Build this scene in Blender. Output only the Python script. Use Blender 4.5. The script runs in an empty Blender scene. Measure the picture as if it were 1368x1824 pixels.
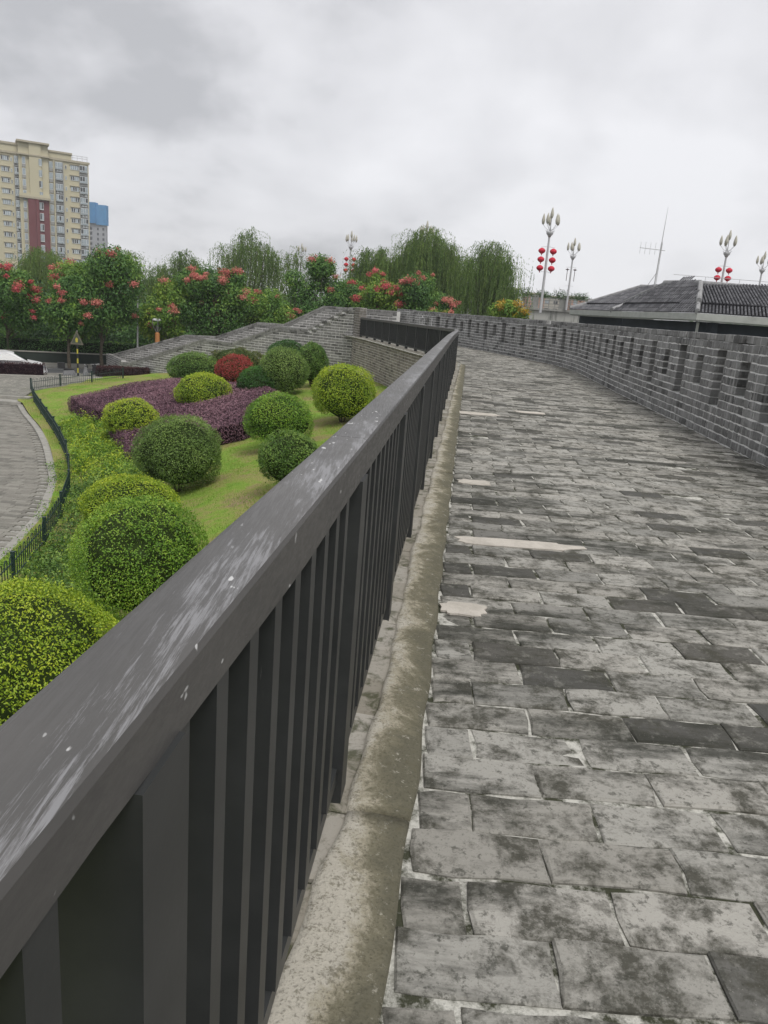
import bpy, math, random, bisect
import numpy as np
from mathutils import Matrix, Vector
rng = np.random.default_rng(7)
random.seed(7)
SC = bpy.context.scene
COL = SC.collection
R = math.radians

# ------------------------------------------------------------------ camera, sky, sun, exposure
EYE = (0.0, 0.0, 1.5)
PITCH, ROLL = R(14.8), R(4.5)
cam = bpy.data.cameras.new('camera'); cam_o = bpy.data.objects.new('camera', cam); COL.objects.link(cam_o)
cam.sensor_fit = 'VERTICAL'; cam.sensor_height = 24; cam.lens = 24 * 1370 / 1824
cam.clip_start = 0.02; cam.clip_end = 6000
cr = Vector((math.cos(ROLL), math.sin(ROLL) * math.sin(PITCH), math.sin(ROLL) * math.cos(PITCH)))
cu = Vector((-math.sin(ROLL), math.cos(ROLL) * math.sin(PITCH), math.cos(ROLL) * math.cos(PITCH)))
cb = cr.cross(cu)
cam_o.matrix_world = Matrix(((cr.x, cu.x, cb.x, EYE[0]), (cr.y, cu.y, cb.y, EYE[1]), (cr.z, cu.z, cb.z, EYE[2]), (0, 0, 0, 1)))
SC.camera = cam_o
SC.view_settings.view_transform = 'Standard'; SC.view_settings.look = 'None'
SC.view_settings.exposure = 0.52; SC.view_settings.gamma = 1.0
SC.view_settings.use_curve_mapping = False

SUN_EL, SUN_AZ = R(58), R(150)
world = bpy.data.worlds.new('World'); SC.world = world; world.use_nodes = True
nt = world.node_tree; nt.nodes.clear()
def wn(t, **k):
    n = nt.nodes.new(t)
    for a, b in k.items(): setattr(n, a, b)
    return n
sky = wn('ShaderNodeTexSky', sky_type='NISHITA'); sky.sun_disc = False
sky.sun_elevation = SUN_EL; sky.sun_rotation = SUN_AZ
tc = wn('ShaderNodeTexCoord'); sep = wn('ShaderNodeSeparateXYZ')
nt.links.new(tc.outputs['Generated'], sep.inputs[0])
# clouds lie on a plane overhead: direction / (z + small)
az = wn('ShaderNodeMath', operation='MAXIMUM'); az.inputs[1].default_value = 0.0
nt.links.new(sep.outputs['Z'], az.inputs[0])
ad = wn('ShaderNodeMath', operation='ADD'); ad.inputs[1].default_value = 0.42
nt.links.new(az.outputs[0], ad.inputs[0])
dx = wn('ShaderNodeMath', operation='DIVIDE'); dy = wn('ShaderNodeMath', operation='DIVIDE')
nt.links.new(sep.outputs['X'], dx.inputs[0]); nt.links.new(ad.outputs[0], dx.inputs[1])
nt.links.new(sep.outputs['Y'], dy.inputs[0]); nt.links.new(ad.outputs[0], dy.inputs[1])
cmb = wn('ShaderNodeCombineXYZ'); nt.links.new(dx.outputs[0], cmb.inputs[0]); nt.links.new(dy.outputs[0], cmb.inputs[1])
n1 = wn('ShaderNodeTexNoise'); n1.inputs['Scale'].default_value = 2.1; n1.inputs['Detail'].default_value = 6; n1.inputs['Roughness'].default_value = 0.5
n1.inputs['Distortion'].default_value = 0.15
off = wn('ShaderNodeVectorMath', operation='ADD'); off.inputs[1].default_value = (3.4, 1.3, 0.7)
nt.links.new(cmb.outputs[0], off.inputs[0]); nt.links.new(off.outputs[0], n1.inputs['Vector'])
ramp = wn('ShaderNodeValToRGB')
e = ramp.color_ramp.elements
e[0].position = 0.33; e[0].color = (0.38, 0.383, 0.40, 1)
e[1].position = 0.60; e[1].color = (0.66, 0.66, 0.68, 1)
m_ = ramp.color_ramp.elements.new(0.44); m_.color = (0.55, 0.55, 0.57, 1)
nt.links.new(n1.outputs['Fac'], ramp.inputs[0])
skm = wn('ShaderNodeMix', data_type='RGBA'); skm.blend_type = 'MIX'
mul = wn('ShaderNodeVectorMath', operation='SCALE'); mul.inputs['Scale'].default_value = 10.0
nt.links.new(ramp.outputs[0], mul.inputs[0])
skm.inputs[0].default_value = 0.96
nt.links.new(sky.outputs[0], skm.inputs[6]); nt.links.new(mul.outputs[0], skm.inputs[7])
bg = wn('ShaderNodeBackground'); bg.inputs['Strength'].default_value = 0.1
out = wn('ShaderNodeOutputWorld')
nt.links.new(skm.outputs[2], bg.inputs[0]); nt.links.new(bg.outputs[0], out.inputs[0])

sun = bpy.data.lights.new('sun', 'SUN'); sun.energy = 1.5; sun.angle = R(25); sun.color = (1.0, 0.97, 0.93)
sun_o = bpy.data.objects.new('sun', sun); COL.objects.link(sun_o)
sd = Vector((math.sin(SUN_AZ) * math.cos(SUN_EL), math.cos(SUN_AZ) * math.cos(SUN_EL), math.sin(SUN_EL)))
sun_o.rotation_euler = sd.to_track_quat('Z', 'Y').to_euler()
sun_o.location = (0, 0, 60)

# ------------------------------------------------------------------ material helpers
class MT:
    def __init__(s, name, rough=0.85, spec=0.25):
        s.m = bpy.data.materials.new(name); s.m.use_nodes = True
        s.t = s.m.node_tree; s.t.nodes.clear()
        s.o = s.n('ShaderNodeOutputMaterial'); s.b = s.n('ShaderNodeBsdfPrincipled')
        s.b.inputs['Roughness'].default_value = rough
        s.b.inputs['Specular IOR Level'].default_value = spec
        s.l(s.b.outputs[0], s.o.inputs[0])
        s.geo = None
    def n(s, t, **k):
        x = s.t.nodes.new(t)
        for a, b in k.items(): setattr(x, a, b)
        return x
    def l(s, a, b): s.t.links.new(a, b)
    def pos(s, scale=(1, 1, 1), obj=False):
        if obj: src = s.n('ShaderNodeTexCoord').outputs['Object']
        else: src = s.n('ShaderNodeNewGeometry').outputs['Position']
        v = s.n('ShaderNodeVectorMath', operation='MULTIPLY'); v.inputs[1].default_value = scale
        s.l(src, v.inputs[0]); return v.outputs[0]
    def noise(s, vec, scale, detail=4, rough=0.6, dist=0.0):
        x = s.n('ShaderNodeTexNoise'); x.inputs['Scale'].default_value = scale
        x.inputs['Detail'].default_value = detail; x.inputs['Roughness'].default_value = rough
        x.inputs['Distortion'].default_value = dist
        s.l(vec, x.inputs['Vector']); return x.outputs['Fac']
    def ramp(s, fac, stops):
        x = s.n('ShaderNodeValToRGB'); e = x.color_ramp.elements
        while len(e) < len(stops): e.new(0.5)
        for i, (p, c) in enumerate(stops):
            e[i].position = p
            e[i].color = (c, c, c, 1) if not hasattr(c, '__len__') else (*c, 1)
        s.l(fac, x.inputs[0]); return x.outputs[0]
    def mix(s, fac, a, b, mode='MIX'):
        x = s.n('ShaderNodeMix', data_type='RGBA'); x.blend_type = mode
        for v, i in ((fac, 0), (a, 6), (b, 7)):
            if hasattr(v, 'is_output'): s.l(v, x.inputs[i])
            elif i == 0: x.inputs[0].default_value = v
            else: x.inputs[i].default_value = (*v, 1)
        return x.outputs[2]
    def math(s, op, a, b=None, clamp=False):
        x = s.n('ShaderNodeMath', operation=op); x.use_clamp = clamp
        for v, i in ((a, 0), (b, 1)):
            if v is None: continue
            if hasattr(v, 'is_output'): s.l(v, x.inputs[i])
            else: x.inputs[i].default_value = v
        return x.outputs[0]
    def rnd(s):
        oi = s.n('ShaderNodeObjectInfo').outputs['Random']
        at = s.n('ShaderNodeAttribute'); at.attribute_name = 'tint'
        return s.math('FRACT', s.math('ADD', oi, at.outputs['Fac']))
    def tint(s):
        at = s.n('ShaderNodeAttribute'); at.attribute_name = 'tint'; return at.outputs['Fac']
    def color(s, c):
        if hasattr(c, 'is_output'): s.l(c, s.b.inputs['Base Color'])
        else: s.b.inputs['Base Color'].default_value = (*c, 1)
    def bump(s, h, strength=0.5, dist=0.01):
        x = s.n('ShaderNodeBump'); x.inputs['Strength'].default_value = strength; x.inputs['Distance'].default_value = dist
        s.l(h, x.inputs['Height']); s.l(x.outputs[0], s.b.inputs['Normal'])
        return x
def plain(name, c, rough=0.8, spec=0.25, metal=0.0, var=0.12, sc=3.0):
    m = MT(name, rough, spec); m.b.inputs['Metallic'].default_value = metal
    f = m.noise(m.pos(), sc, 5)
    lo = tuple(v * (1 - var) for v in c); hi = tuple(min(1, v * (1 + var)) for v in c)
    m.color(m.ramp(f, [(0.3, lo), (0.7, hi)]))
    return m.m

def paving_mat():
    m = MT('paving_brick', 0.85, 0.2)
    r = m.rnd(); p = m.pos()
    base = m.ramp(r, [(0.0, (.24, .235, .213)), (0.3, (.375, .365, .33)), (0.6, (.31, .298, .265)), (0.84, (.42, .405, .365)), (0.87, (.085, .084, .077)), (1.0, (.11, .105, .093))])
    # every brick is weathered in its own way: shift the noise by its random number
    sh = m.n('ShaderNodeVectorMath', operation='ADD')
    cx = m.n('ShaderNodeCombineXYZ'); m.l(m.math('MULTIPLY', r, 31.0), cx.inputs[0]); m.l(m.math('MULTIPLY', r, 17.0), cx.inputs[2])
    m.l(p, sh.inputs[0]); m.l(cx.outputs[0], sh.inputs[1])
    q = sh.outputs[0]
    blot = m.noise(q, 5.5, 9, 0.74, 0.1)
    c = m.mix(m.ramp(blot, [(0.47, 0.0), (0.60, 0.92)]), base, (.062, .060, .046))
    sm = m.noise(q, 26, 8, 0.7); c = m.mix(m.ramp(sm, [(0.55, 0.0), (0.62, 0.7)]), c, (.06, .06, .048))
    wet = m.noise(m.pos((0.5, 1.7, 1)), 1.3, 8, 0.72, 0.15)
    c = m.mix(m.ramp(wet, [(0.50, 0.0), (0.60, 0.85)]), c, (.040, .041, .033))
    lich = m.noise(q, 14, 7, 0.72)
    c = m.mix(m.ramp(lich, [(0.55, 0.0), (0.72, 0.5)]), c, (.37, .36, .32))
    fine = m.noise(p, 75, 6, 0.75)
    c = m.mix(m.ramp(fine, [(0.56, 0.0), (0.68, 0.7)]), c, (.055, .055, .045))
    sp = m.noise(p, 160, 3, 0.6)
    c = m.mix(m.ramp(sp, [(0.66, 0.0), (0.74, 0.6)]), c, (.45, .44, .40))
    m.color(c)
    h = m.math('ADD', m.math('MULTIPLY', blot, 0.5), m.math('MULTIPLY', fine, 0.5))
    m.bump(h, 1.0, 0.012)
    return m.m
def mortar_mat(name, light=(.50, .49, .45), dark=(.09, .09, .07), a=.5, b=.62, sc=11):
    m = MT(name, 0.95, 0.1); p = m.pos()
    f = m.noise(p, sc, 8, 0.7); g = m.noise(p, 60, 4, 0.7)
    c = m.mix(m.ramp(f, [(a, 0.0), (b, 1.0)]), light, dark)
    c = m.mix(m.ramp(g, [(0.5, 0.0), (0.75, 0.5)]), c, dark)
    m.color(c); m.bump(m.math('ADD', f, g), 0.9, 0.01); return m.m
def wall_mat(name, k=1.0, warm=0.0, streak=0.5):
    m = MT(name, 0.88, 0.2); r = m.rnd(); p = m.pos()
    t = lambda v: (v * k * (1 + warm), v * k, v * k * (.97 - warm))
    base = m.ramp(r, [(0.0, t(.085)), (0.25, t(.14)), (0.5, t(.115)), (0.75, t(.18)), (0.9, t(.145)), (0.93, t(.055)), (1.0, t(.065))])
    f = m.noise(p, 9, 8, 0.7, 0.3)
    c = m.mix(m.ramp(f, [(0.52, 0.0), (0.66, 0.65)]), base, t(.045))
    g = m.noise(p, 23, 6, 0.7)
    c = m.mix(m.ramp(g, [(0.55, 0.0), (0.75, 0.5)]), c, t(.30))
    s2 = m.noise(m.pos((9, 9, .8)), 1.6, 5, 0.6)
    c = m.mix(m.ramp(s2, [(0.52, 0.0), (0.68, streak)]), c, t(.33))
    m.color(c); m.bump(m.math('ADD', f, g), 0.7, 0.008); return m.m
def leaf_mat(name, stops, rough=0.5, trans=0.25, scale=1.2):
    m = MT(name, rough, 0.35)
    f = m.noise(m.pos(), scale, 4, 0.6)
    v = m.math('ADD', m.math('MULTIPLY', m.tint(), 0.95), m.math('MULTIPLY', m.math('SUBTRACT', f, .40), 0.55))
    c = m.ramp(v, stops); m.color(c)
    if trans:
        tr = m.n('ShaderNodeBsdfTranslucent'); mx = m.n('ShaderNodeMixShader'); mx.inputs[0].default_value = trans
        m.l(c, tr.inputs[0]); m.l(m.b.outputs[0], mx.inputs[1]); m.l(tr.outputs[0], mx.inputs[2]); m.l(mx.outputs[0], m.o.inputs[0])
    return m.m

# ------------------------------------------------------------------ mesh helpers
class MB:
    """collects arrays of verts / faces and links them as one mesh object"""
    def __init__(s): s.v = []; s.f = []; s.t = []; s.n = 0
    def add(s, verts, faces, tint=0.0):
        verts = np.asarray(verts, float).reshape(-1, 3); s.v.append(verts)
        o = s.n
        for fc in faces: s.f.append(tuple(i + o for i in fc)); s.t.append(tint)
        s.n += len(verts); return s
    def box(s, a, b, tint=0.0, M=None):
        (x0, y0, z0), (x1, y1, z1) = a, b
        v = [(x0, y0, z0), (x1, y0, z0), (x1, y1, z0), (x0, y1, z0), (x0, y0, z1), (x1, y0, z1), (x1, y1, z1), (x0, y1, z1)]
        if M is not None: v = [tuple(M @ Vector(p)) for p in v]
        return s.add(v, [(3, 2, 1, 0), (4, 5, 6, 7), (0, 1, 5, 4), (1, 2, 6, 5), (2, 3, 7, 6), (3, 0, 4, 7)], tint)
    def tube(s, pts, rad, seg=8, caps=True, tint=0.0):
        pts = [Vector(p) for p in pts]; n = len(pts)
        if not hasattr(rad, '__len__'): rad = [rad] * n
        vs = []; fs = []
        for i, p in enumerate(pts):
            d = (pts[min(i + 1, n - 1)] - pts[max(i - 1, 0)])
            d = d.normalized() if d.length > 1e-9 else Vector((0, 0, 1))
            a = Vector((1, 0, 0)) if abs(d.x) < 0.9 else Vector((0, 1, 0))
            u = d.cross(a).normalized(); w = d.cross(u)
            for k in range(seg):
                t = 2 * math.pi * k / seg
                vs.append(p + (u * math.cos(t) + w * math.sin(t)) * rad[i])
        for i in range(n - 1):
            for k in range(seg):
                a = i * seg + k; b = i * seg + (k + 1) % seg
                fs.append((a, b, b + seg, a + seg))
        if caps:
            fs.append(tuple(range(seg))); fs.append(tuple(reversed(range((n - 1) * seg, n * seg))))
        return s.add([tuple(v) for v in vs], fs, tint)
    def lathe(s, c, prof, seg=12, tint=0.0, sx=1, sy=1):
        vs = []; fs = []; n = len(prof)
        for (r, z) in prof:
            for k in range(seg):
                t = 2 * math.pi * k / seg; vs.append((c[0] + r * math.cos(t) * sx, c[1] + r * math.sin(t) * sy, c[2] + z))
        for i in range(n - 1):
            for k in range(seg):
                a = i * seg + k; b = i * seg + (k + 1) % seg
                fs.append((a, b, b + seg, a + seg))
        fs.append(tuple(reversed(range(seg)))); fs.append(tuple(range((n - 1) * seg, n * seg)))
        return s.add(vs, fs, tint)
    def prism(s, poly, y0, y1, tint=0.0, M=None):
        n = len(poly); v = [(p[0], y0, p[1]) for p in poly] + [(p[0], y1, p[1]) for p in poly]
        if M is not None: v = [tuple(M @ Vector(p)) for p in v]
        f = [tuple(range(n)), tuple(reversed(range(n, 2 * n)))]
        for i in range(n): j = (i + 1) % n; f.append((j, i, i + n, j + n))
        return s.add(v, f, tint)
    def build(s, name, mat, parent=None, smooth=False, loc=None):
        me = bpy.data.meshes.new(name)
        v = np.concatenate(s.v) if s.v else np.zeros((0, 3))
        if loc is not None: v = v - np.array(loc)
        me.from_pydata([tuple(p) for p in v], [], s.f)
        if any(s.t):
            at = me.attributes.new('tint', 'FLOAT', 'FACE'); at.data.foreach_set('value', np.array(s.t, np.float32))
        me.materials.append(mat)
        if smooth: me.polygons.foreach_set('use_smooth', [True] * len(me.polygons))
        me.update()
        o = bpy.data.objects.new(name, me); COL.objects.link(o)
        if loc is not None: o.location = loc
        if parent is not None: link(o, parent)
        return o
def link(o, parent):
    """parent keeping the world placement (parents only ever have a location / z rotation)"""
    o.parent = parent
    o.matrix_parent_inverse = parent_world(parent).inverted()
def parent_world(p):
    m = p.matrix_basis.copy()
    q = p
    while q.parent is not None:
        m = q.parent.matrix_basis @ q.matrix_parent_inverse @ m if q.parent.parent is None else parent_world(q.parent) @ q.matrix_parent_inverse @ q.matrix_basis
        return m
    return m
def quads_obj(name, V, mat, tint, parent=None, nv=4):
    """V: (n, nv, 3) array of separate faces, built fast"""
    n = len(V); me = bpy.data.meshes.new(name)
    me.vertices.add(n * nv); me.vertices.foreach_set('co', V.astype(np.float32).ravel())
    me.loops.add(n * nv); me.loops.foreach_set('vertex_index', np.arange(n * nv, dtype=np.int32))
    me.polygons.add(n); me.polygons.foreach_set('loop_start', np.arange(0, n * nv, nv, dtype=np.int32))
    try: me.polygons.foreach_set('loop_total', np.full(n, nv, np.int32))
    except Exception: pass
    at = me.attributes.new('tint', 'FLOAT', 'FACE'); at.data.foreach_set('value', np.asarray(tint, np.float32))
    me.materials.append(mat); me.update(calc_edges=True)
    o = bpy.data.objects.new(name, me); COL.objects.link(o)
    if parent is not None: link(o, parent)
    return o
def tag(o, label=None, cat=None, group=None, kind=None):
    if label: o['label'] = label
    if cat: o['category'] = cat
    if group: o['group'] = group
    if kind: o['kind'] = kind
    return o
def thing(name, loc, label, cat, group=None, rz=0.0):
    o = bpy.data.objects.new(name, None); COL.objects.link(o); o.location = loc; o.rotation_euler = (0, 0, rz)
    o.empty_display_size = 0.3
    return tag(o, label, cat, group)
def norm(a): return a / np.maximum(np.linalg.norm(a, axis=-1, keepdims=True), 1e-9)
def leaves(P, N, size, asp=0.5, jit=0.8, droop=0.0):
    """rhombic leaves at P (n,3), facing roughly N"""
    n = len(P); size = np.broadcast_to(size, (n,))[:, None]
    nn = norm(N + rng.normal(0, jit, (n, 3)))
    a = norm(np.cross(nn, rng.normal(0, 1, (n, 3))))
    if droop: a = norm(a + np.array([0, 0, -droop]))
    b = np.cross(nn, a); b = norm(b)
    L = a * size; W = b * size * asp * 0.5
    fold = nn * size * 0.08
    return np.stack([P, P + L * 0.45 + W + fold, P + L, P + L * 0.45 - W + fold], 1)
def itp(y, Y, X): return float(np.interp(y, Y, X))

# bricks: a few worn shapes of each size, shared by all the bricks that are objects
def brick_shape(L, W, D, jit, bev, seed):
    """visible face up (+z) at z = 0, centred; 48 triangles"""
    r = random.Random(seed); j = lambda: r.uniform(-jit, jit)
    x, y = L / 2, W / 2
    per = [(-x, -y), (-x / 3, -y), (x / 3, -y), (x, -y), (x, 0), (x, y), (x / 3, y), (-x / 3, y), (-x, y), (-x, 0)]
    ring = [(px + j(), py + j()) for px, py in per]
    cut = [r.random() < 0.25 for _ in per]
    inn = []
    for (px, py), c in zip(ring, cut):
        d = math.hypot(px, py); k = bev * (2.2 if c else 1.0)
        inn.append((px - math.copysign(k, px) * (abs(px) > 1e-3), py - math.copysign(k, py) * (abs(py) > W * .2)))
    tz = [r.uniform(-jit * .35, jit * .35) for _ in per]
    v = [(px, py, tz[i]) for i, (px, py) in enumerate(inn)] + [(px, py, -bev * .9) for px, py in ring] + [(px, py, -D) for px, py in ring]
    f = [tuple(range(10))]
    for k in (0, 10):
        for i in range(10):
            jn = (i + 1) % 10; f.append((k + jn, k + i, k + 10 + i, k + 10 + jn))
    return np.array(v), f
class Bricks:
    def __init__(s, name, mat, shapes, limit=300, label=None):
        s.name, s.mat, s.limit = name, mat, limit; s.sh = shapes; s.items = []; s.label = label
    def put(s, M, kind, scale=(1, 1, 1), dark=None):
        """M: 3x4 columns x,y,z,origin as numpy"""
        s.items.append((M, kind, scale, random.randrange(100), dark))
    def build(s, parent, eye=EYE):
        e = np.array(eye)
        s.items.sort(key=lambda it: np.linalg.norm(it[0][:, 3] - e) - (30 if it[4] == 'first' else 0))
        mesh = {}
        for kind, lst in s.sh.items():
            for i, (v, f) in enumerate(lst):
                me = bpy.data.meshes.new(s.name); me.from_pydata([tuple(p) for p in v], [], f); me.materials.append(s.mat); me.update()
                mesh[kind, i] = me
        pinv = parent_world(parent).inverted() if parent is not None else Matrix()
        for M, kind, sc, k, dk in s.items[:s.limit]:
            i = k % len(s.sh[kind])
            o = bpy.data.objects.new(s.name, mesh[kind, i]); COL.objects.link(o)
            m = Matrix.Identity(4)
            for r_ in range(3):
                for c_ in range(3): m[r_][c_] = M[r_, c_] * sc[c_]
                m[r_][3] = M[r_, 3]
            if parent is not None: o.parent = parent; o.matrix_basis = pinv @ m
            else: o.matrix_basis = m
        rest = s.items[s.limit:]
        if rest:
            V = []; F = []; T = []; n = 0
            for M, kind, sc, k, dk in rest:
                v, f = s.sh[kind][k % len(s.sh[kind])]
                w = (v * np.array(sc)) @ M[:, :3].T + M[:, 3]
                V.append(w); t = random.random()
                for q in f: F.append(tuple(a + n for a in q)); T.append(t)
                n += len(v)
            me = bpy.data.meshes.new(s.name + '_far'); me.from_pydata(np.concatenate(V).tolist(), [], F)
            at = me.attributes.new('tint', 'FLOAT', 'FACE'); at.data.foreach_set('value', np.array(T, np.float32))
            me.materials.append(s.mat); me.update()
            o = bpy.data.objects.new('brick_courses' if 'brick' in s.name else s.name + '_rows', me); COL.objects.link(o); o['kind'] = 'stuff'
            if parent is not None: link(o, parent)
def frame(org, x, y, z):
    return np.stack([np.array(x, float), np.array(y, float), np.array(z, float), np.array(org, float)], 1)
class Path:
    def __init__(s, pts, step=None):
        s.p = np.array(pts, float)
        if step:   # smooth resample (Catmull-Rom)
            P = np.vstack([2 * s.p[0] - s.p[1], s.p, 2 * s.p[-1] - s.p[-2]]); o = []
            for i in range(1, len(P) - 2):
                for t in np.linspace(0, 1, 8, endpoint=False):
                    a, b, c, d = P[i - 1:i + 3]
                    o.append(.5 * ((2 * b) + (c - a) * t + (2 * a - 5 * b + 4 * c - d) * t * t + (3 * b - a - 3 * c + d) * t ** 3))
            o.append(P[-2]); s.p = np.array(o)
        d = np.linalg.norm(np.diff(s.p, axis=0), axis=1); s.s = np.concatenate([[0], np.cumsum(d)]); s.L = s.s[-1]
    def at(s, t):
        return np.array([np.interp(t, s.s, s.p[:, 0]), np.interp(t, s.s, s.p[:, 1])])
    def dir(s, t):
        d = s.at(min(t + .05, s.L)) - s.at(max(t - .05, 0)); return d / np.linalg.norm(d)
    def s_at_y(s, y):
        return float(np.interp(y, s.p[:, 1], s.s))

# ------------------------------------------------------------------ the lie of the land (metres; x right, y ahead, z up; walkway top = 0)
YF = [-6, 2, 8, 13.46, 15.8, 18, 20.3, 22.3, 24.4, 26.7, 28.7, 30.8, 32.6, 35.2, 38.75, 60]
XF = [-4.4, -5.2, -6.0, -6.81, -7.26, -7.84, -8.6, -9.47, -10.4, -11.6, -12.7, -13.9, -15, -16.5, -18.2, -18.6]
WY = [0, 24, 27.2, 40, 60]; WX = [-.3, 1.8, 1.2, -2.1, -6]
def g(x, y):
    xf = itp(y, YF, XF); xw = itp(y, WY, WX); zw = itp(y, [0, 30, 42], [-1.6, -1.6, -1.95])
    u = max(0, min(1, (xw - x) / (xw - xf))); s = u * u * (3 - 2 * u)
    zf = -4 + .14 * max(0, min(1, (y - 31) / 7))
    return zw + (zf - zw) * (.5 * u + .5 * s)
RAIL = Path([(-.253 + .088 * y - .055, y) for y in (-1.2, 2, 6, 10, 14, 18, 21.5)] + [(1.74, 23.9), (1.84, 25.2), (1.62, 26.6), (.96, 29.0), (0.02, 32.8), (-.95, 36.7), (-1.88, 39.75)], 1)
def drain_x(y): return float(np.interp(y, [-2, 1.33, 1.61, 2.24, 3.82, 6.05, 10.6, 16.5, 24.2], [-.21, .078, .105, .182, .325, .525, .93, 1.465, 2.15]))
OUT = Path([(3.6, -2.5), (4.1, 4.2), (4.56, 9.14), (4.88, 13.3), (5.25, 18.5), (5.58, 22.4), (5.72, 24.0), (5.79, 25.0), (5.82, 26.0), (5.80, 27.0), (5.70, 28.0), (5.52, 29.0), (5.28, 30.1), (4.98, 31.3), (4.6, 32.7), (3.7, 35.9), (3.2, 37.6), (2.75, 39.0), (2.35, 40.2), (2.1, 40.8), (1.75, 41.4), (1.3, 42.0), (.8, 42.5)])
SD = np.array([-.863, .505]); SN = np.array([.505, .863]); S0 = np.array([-2.3, 41.0])
exec_after = []

# ------------------------------------------------------------------ materials
M_pave = paving_mat()
M_pmort = mortar_mat('paving_mortar', (.54, .53, .48), (.055, .058, .038), .44, .56, 7)
M_wall = wall_mat('battlement_brick', 1.4, 0.0, .55)
M_wmort = mortar_mat('wall_mortar', (.72, .72, .70), (.30, .30, .28), .56, .75, 6)
M_wall2 = wall_mat('garden_wall_brick', 1.55, .02, .35)
M_cement = mortar_mat('cement_patch', (.56, .52, .46), (.40, .37, .32), .45, .7, 5)
def ridge_mat():
    m = MT('mossy_cement', 0.9, 0.15); p = m.pos()
    at = m.n('ShaderNodeAttribute'); at.attribute_name = 'tint'
    a = m.noise(p, 3.5, 8, 0.7, 0.6); b = m.noise(p, 12, 8, 0.75, .4); c3 = m.noise(p, 110, 4, 0.7)
    sp_ = m.n('ShaderNodeSeparateXYZ'); m.l(p, sp_.inputs[0])
    lat = m.math('SUBTRACT', sp_.outputs[0], m.math('MULTIPLY', sp_.outputs[1], .0895)); lat = m.math('ADD', m.math('MULTIPLY', lat, 4.6), 1.20)
    side = m.math('ADD', lat, m.math('MULTIPLY', m.math('SUBTRACT', a, 0.5), 2.0))
    side = m.math('ADD', side, m.math('MULTIPLY', m.math('SUBTRACT', b, 0.5), 0.7))
    c = m.ramp(side, [(0.24, (.50, .47, .40)), (0.48, (.37, .34, .26)), (0.64, (.20, .185, .13)), (0.95, (.14, .132, .095))])
    c = m.mix(m.ramp(b, [(0.60, 0), (0.68, .6)]), c, (.44, .42, .36))
    c = m.mix(m.ramp(c3, [(0.52, 0), (0.66, .6)]), c, (.07, .065, .045))
    c4 = m.noise(p, 22, 9, .8); c = m.mix(m.ramp(c4, [(.53, 0), (.60, .65)]), c, (.13, .12, .08)); c = m.mix(m.ramp(c4, [(.36, .6), (.42, 0)]), c, (.55, .52, .44))
    m.color(c); m.bump(m.math('ADD', b, m.math('MULTIPLY', c3, .6)), 0.9, 0.012); return m.m
M_ridge = ridge_mat()
def rail_mat(name, top=True):
    m = MT(name, 0.42, 0.4)
    base = m.noise(m.pos((3, 1, 3)), 2.5, 6, 0.6)
    c = m.ramp(base, [(0.3, (.062, .060, .057)), (0.7, (.088, .084, .079))] if top else [(0.3, (.026, .028, .028)), (0.7, (.040, .042, .042))])
    if top:
        p = m.pos((210, 9, 60)); st = m.noise(p, 1.0, 5, 0.8, .3)
        blob = m.noise(m.pos((9, 2.2, 5)), 1.15, 4, 0.6)
        k = m.math('ADD', m.math('MULTIPLY', st, .62), m.math('MULTIPLY', blob, .50))
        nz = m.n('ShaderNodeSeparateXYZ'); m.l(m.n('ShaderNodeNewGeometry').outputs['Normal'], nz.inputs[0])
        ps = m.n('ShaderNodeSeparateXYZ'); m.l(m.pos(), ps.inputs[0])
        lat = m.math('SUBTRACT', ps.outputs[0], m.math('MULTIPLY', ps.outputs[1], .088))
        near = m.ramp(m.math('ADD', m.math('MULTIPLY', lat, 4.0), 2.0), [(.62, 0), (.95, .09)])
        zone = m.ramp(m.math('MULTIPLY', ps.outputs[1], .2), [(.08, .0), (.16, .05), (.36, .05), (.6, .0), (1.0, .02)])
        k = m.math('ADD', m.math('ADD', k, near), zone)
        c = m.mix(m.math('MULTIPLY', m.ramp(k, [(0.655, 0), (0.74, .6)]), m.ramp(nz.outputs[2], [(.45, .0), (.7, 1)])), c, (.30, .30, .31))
        sp = m.noise(m.pos((60, 22, 40)), 1.0, 2, 0.5); sb = m.noise(m.pos((2, 1.3, 2)), 1.3, 2, .5)
        kk = m.math('MULTIPLY', m.ramp(sp, [(0.70, 0), (0.72, 1)]), m.ramp(sb, [(0.49, 0), (0.55, 1)]))
        c = m.mix(kk, c, (.48, .48, .47))
        m.l(m.ramp(st, [(0.4, .38), (0.7, .6)]), m.b.inputs['Roughness'])
    else:
        st = m.noise(m.pos((45, 45, 5)), 1.0, 5, .75); c = m.mix(m.ramp(st, [(0.68, 0), (0.76, .35)]), c, (.26, .26, .26))
    m.color(c); m.bump(m.noise(m.pos(), 40, 4, .6), .12, .002); return m.m
M_rail = rail_mat('worn_dark_paint'); M_bar = rail_mat('shaded_bar_paint', False)  # bars take the railing paint darkened, to hold the shade on their sides
M_green_metal = plain('dark_green_paint', (.018, .04, .035), .45, .4)
M_kerb = plain('kerb_stone', (.30, .29, .26), .9, .15, 0, .2, 4)
M_grey_metal = plain('galvanised_metal', (.42, .42, .42), .5, .4)
M_white = plain('white_paint', (.62, .62, .62), .35, .5)
M_black = plain('black_plastic', (.02, .02, .022), .5, .4)
M_bark = plain('bark', (.10, .085, .065), .95, .1, 0, .35, 8)
M_asph = plain('asphalt', (.075, .078, .08), .9, .15, 0, .15, 12)
M_dirt = plain('leaf_litter', (.055, .045, .03), .95, .1, 0, .4, 2)

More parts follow.
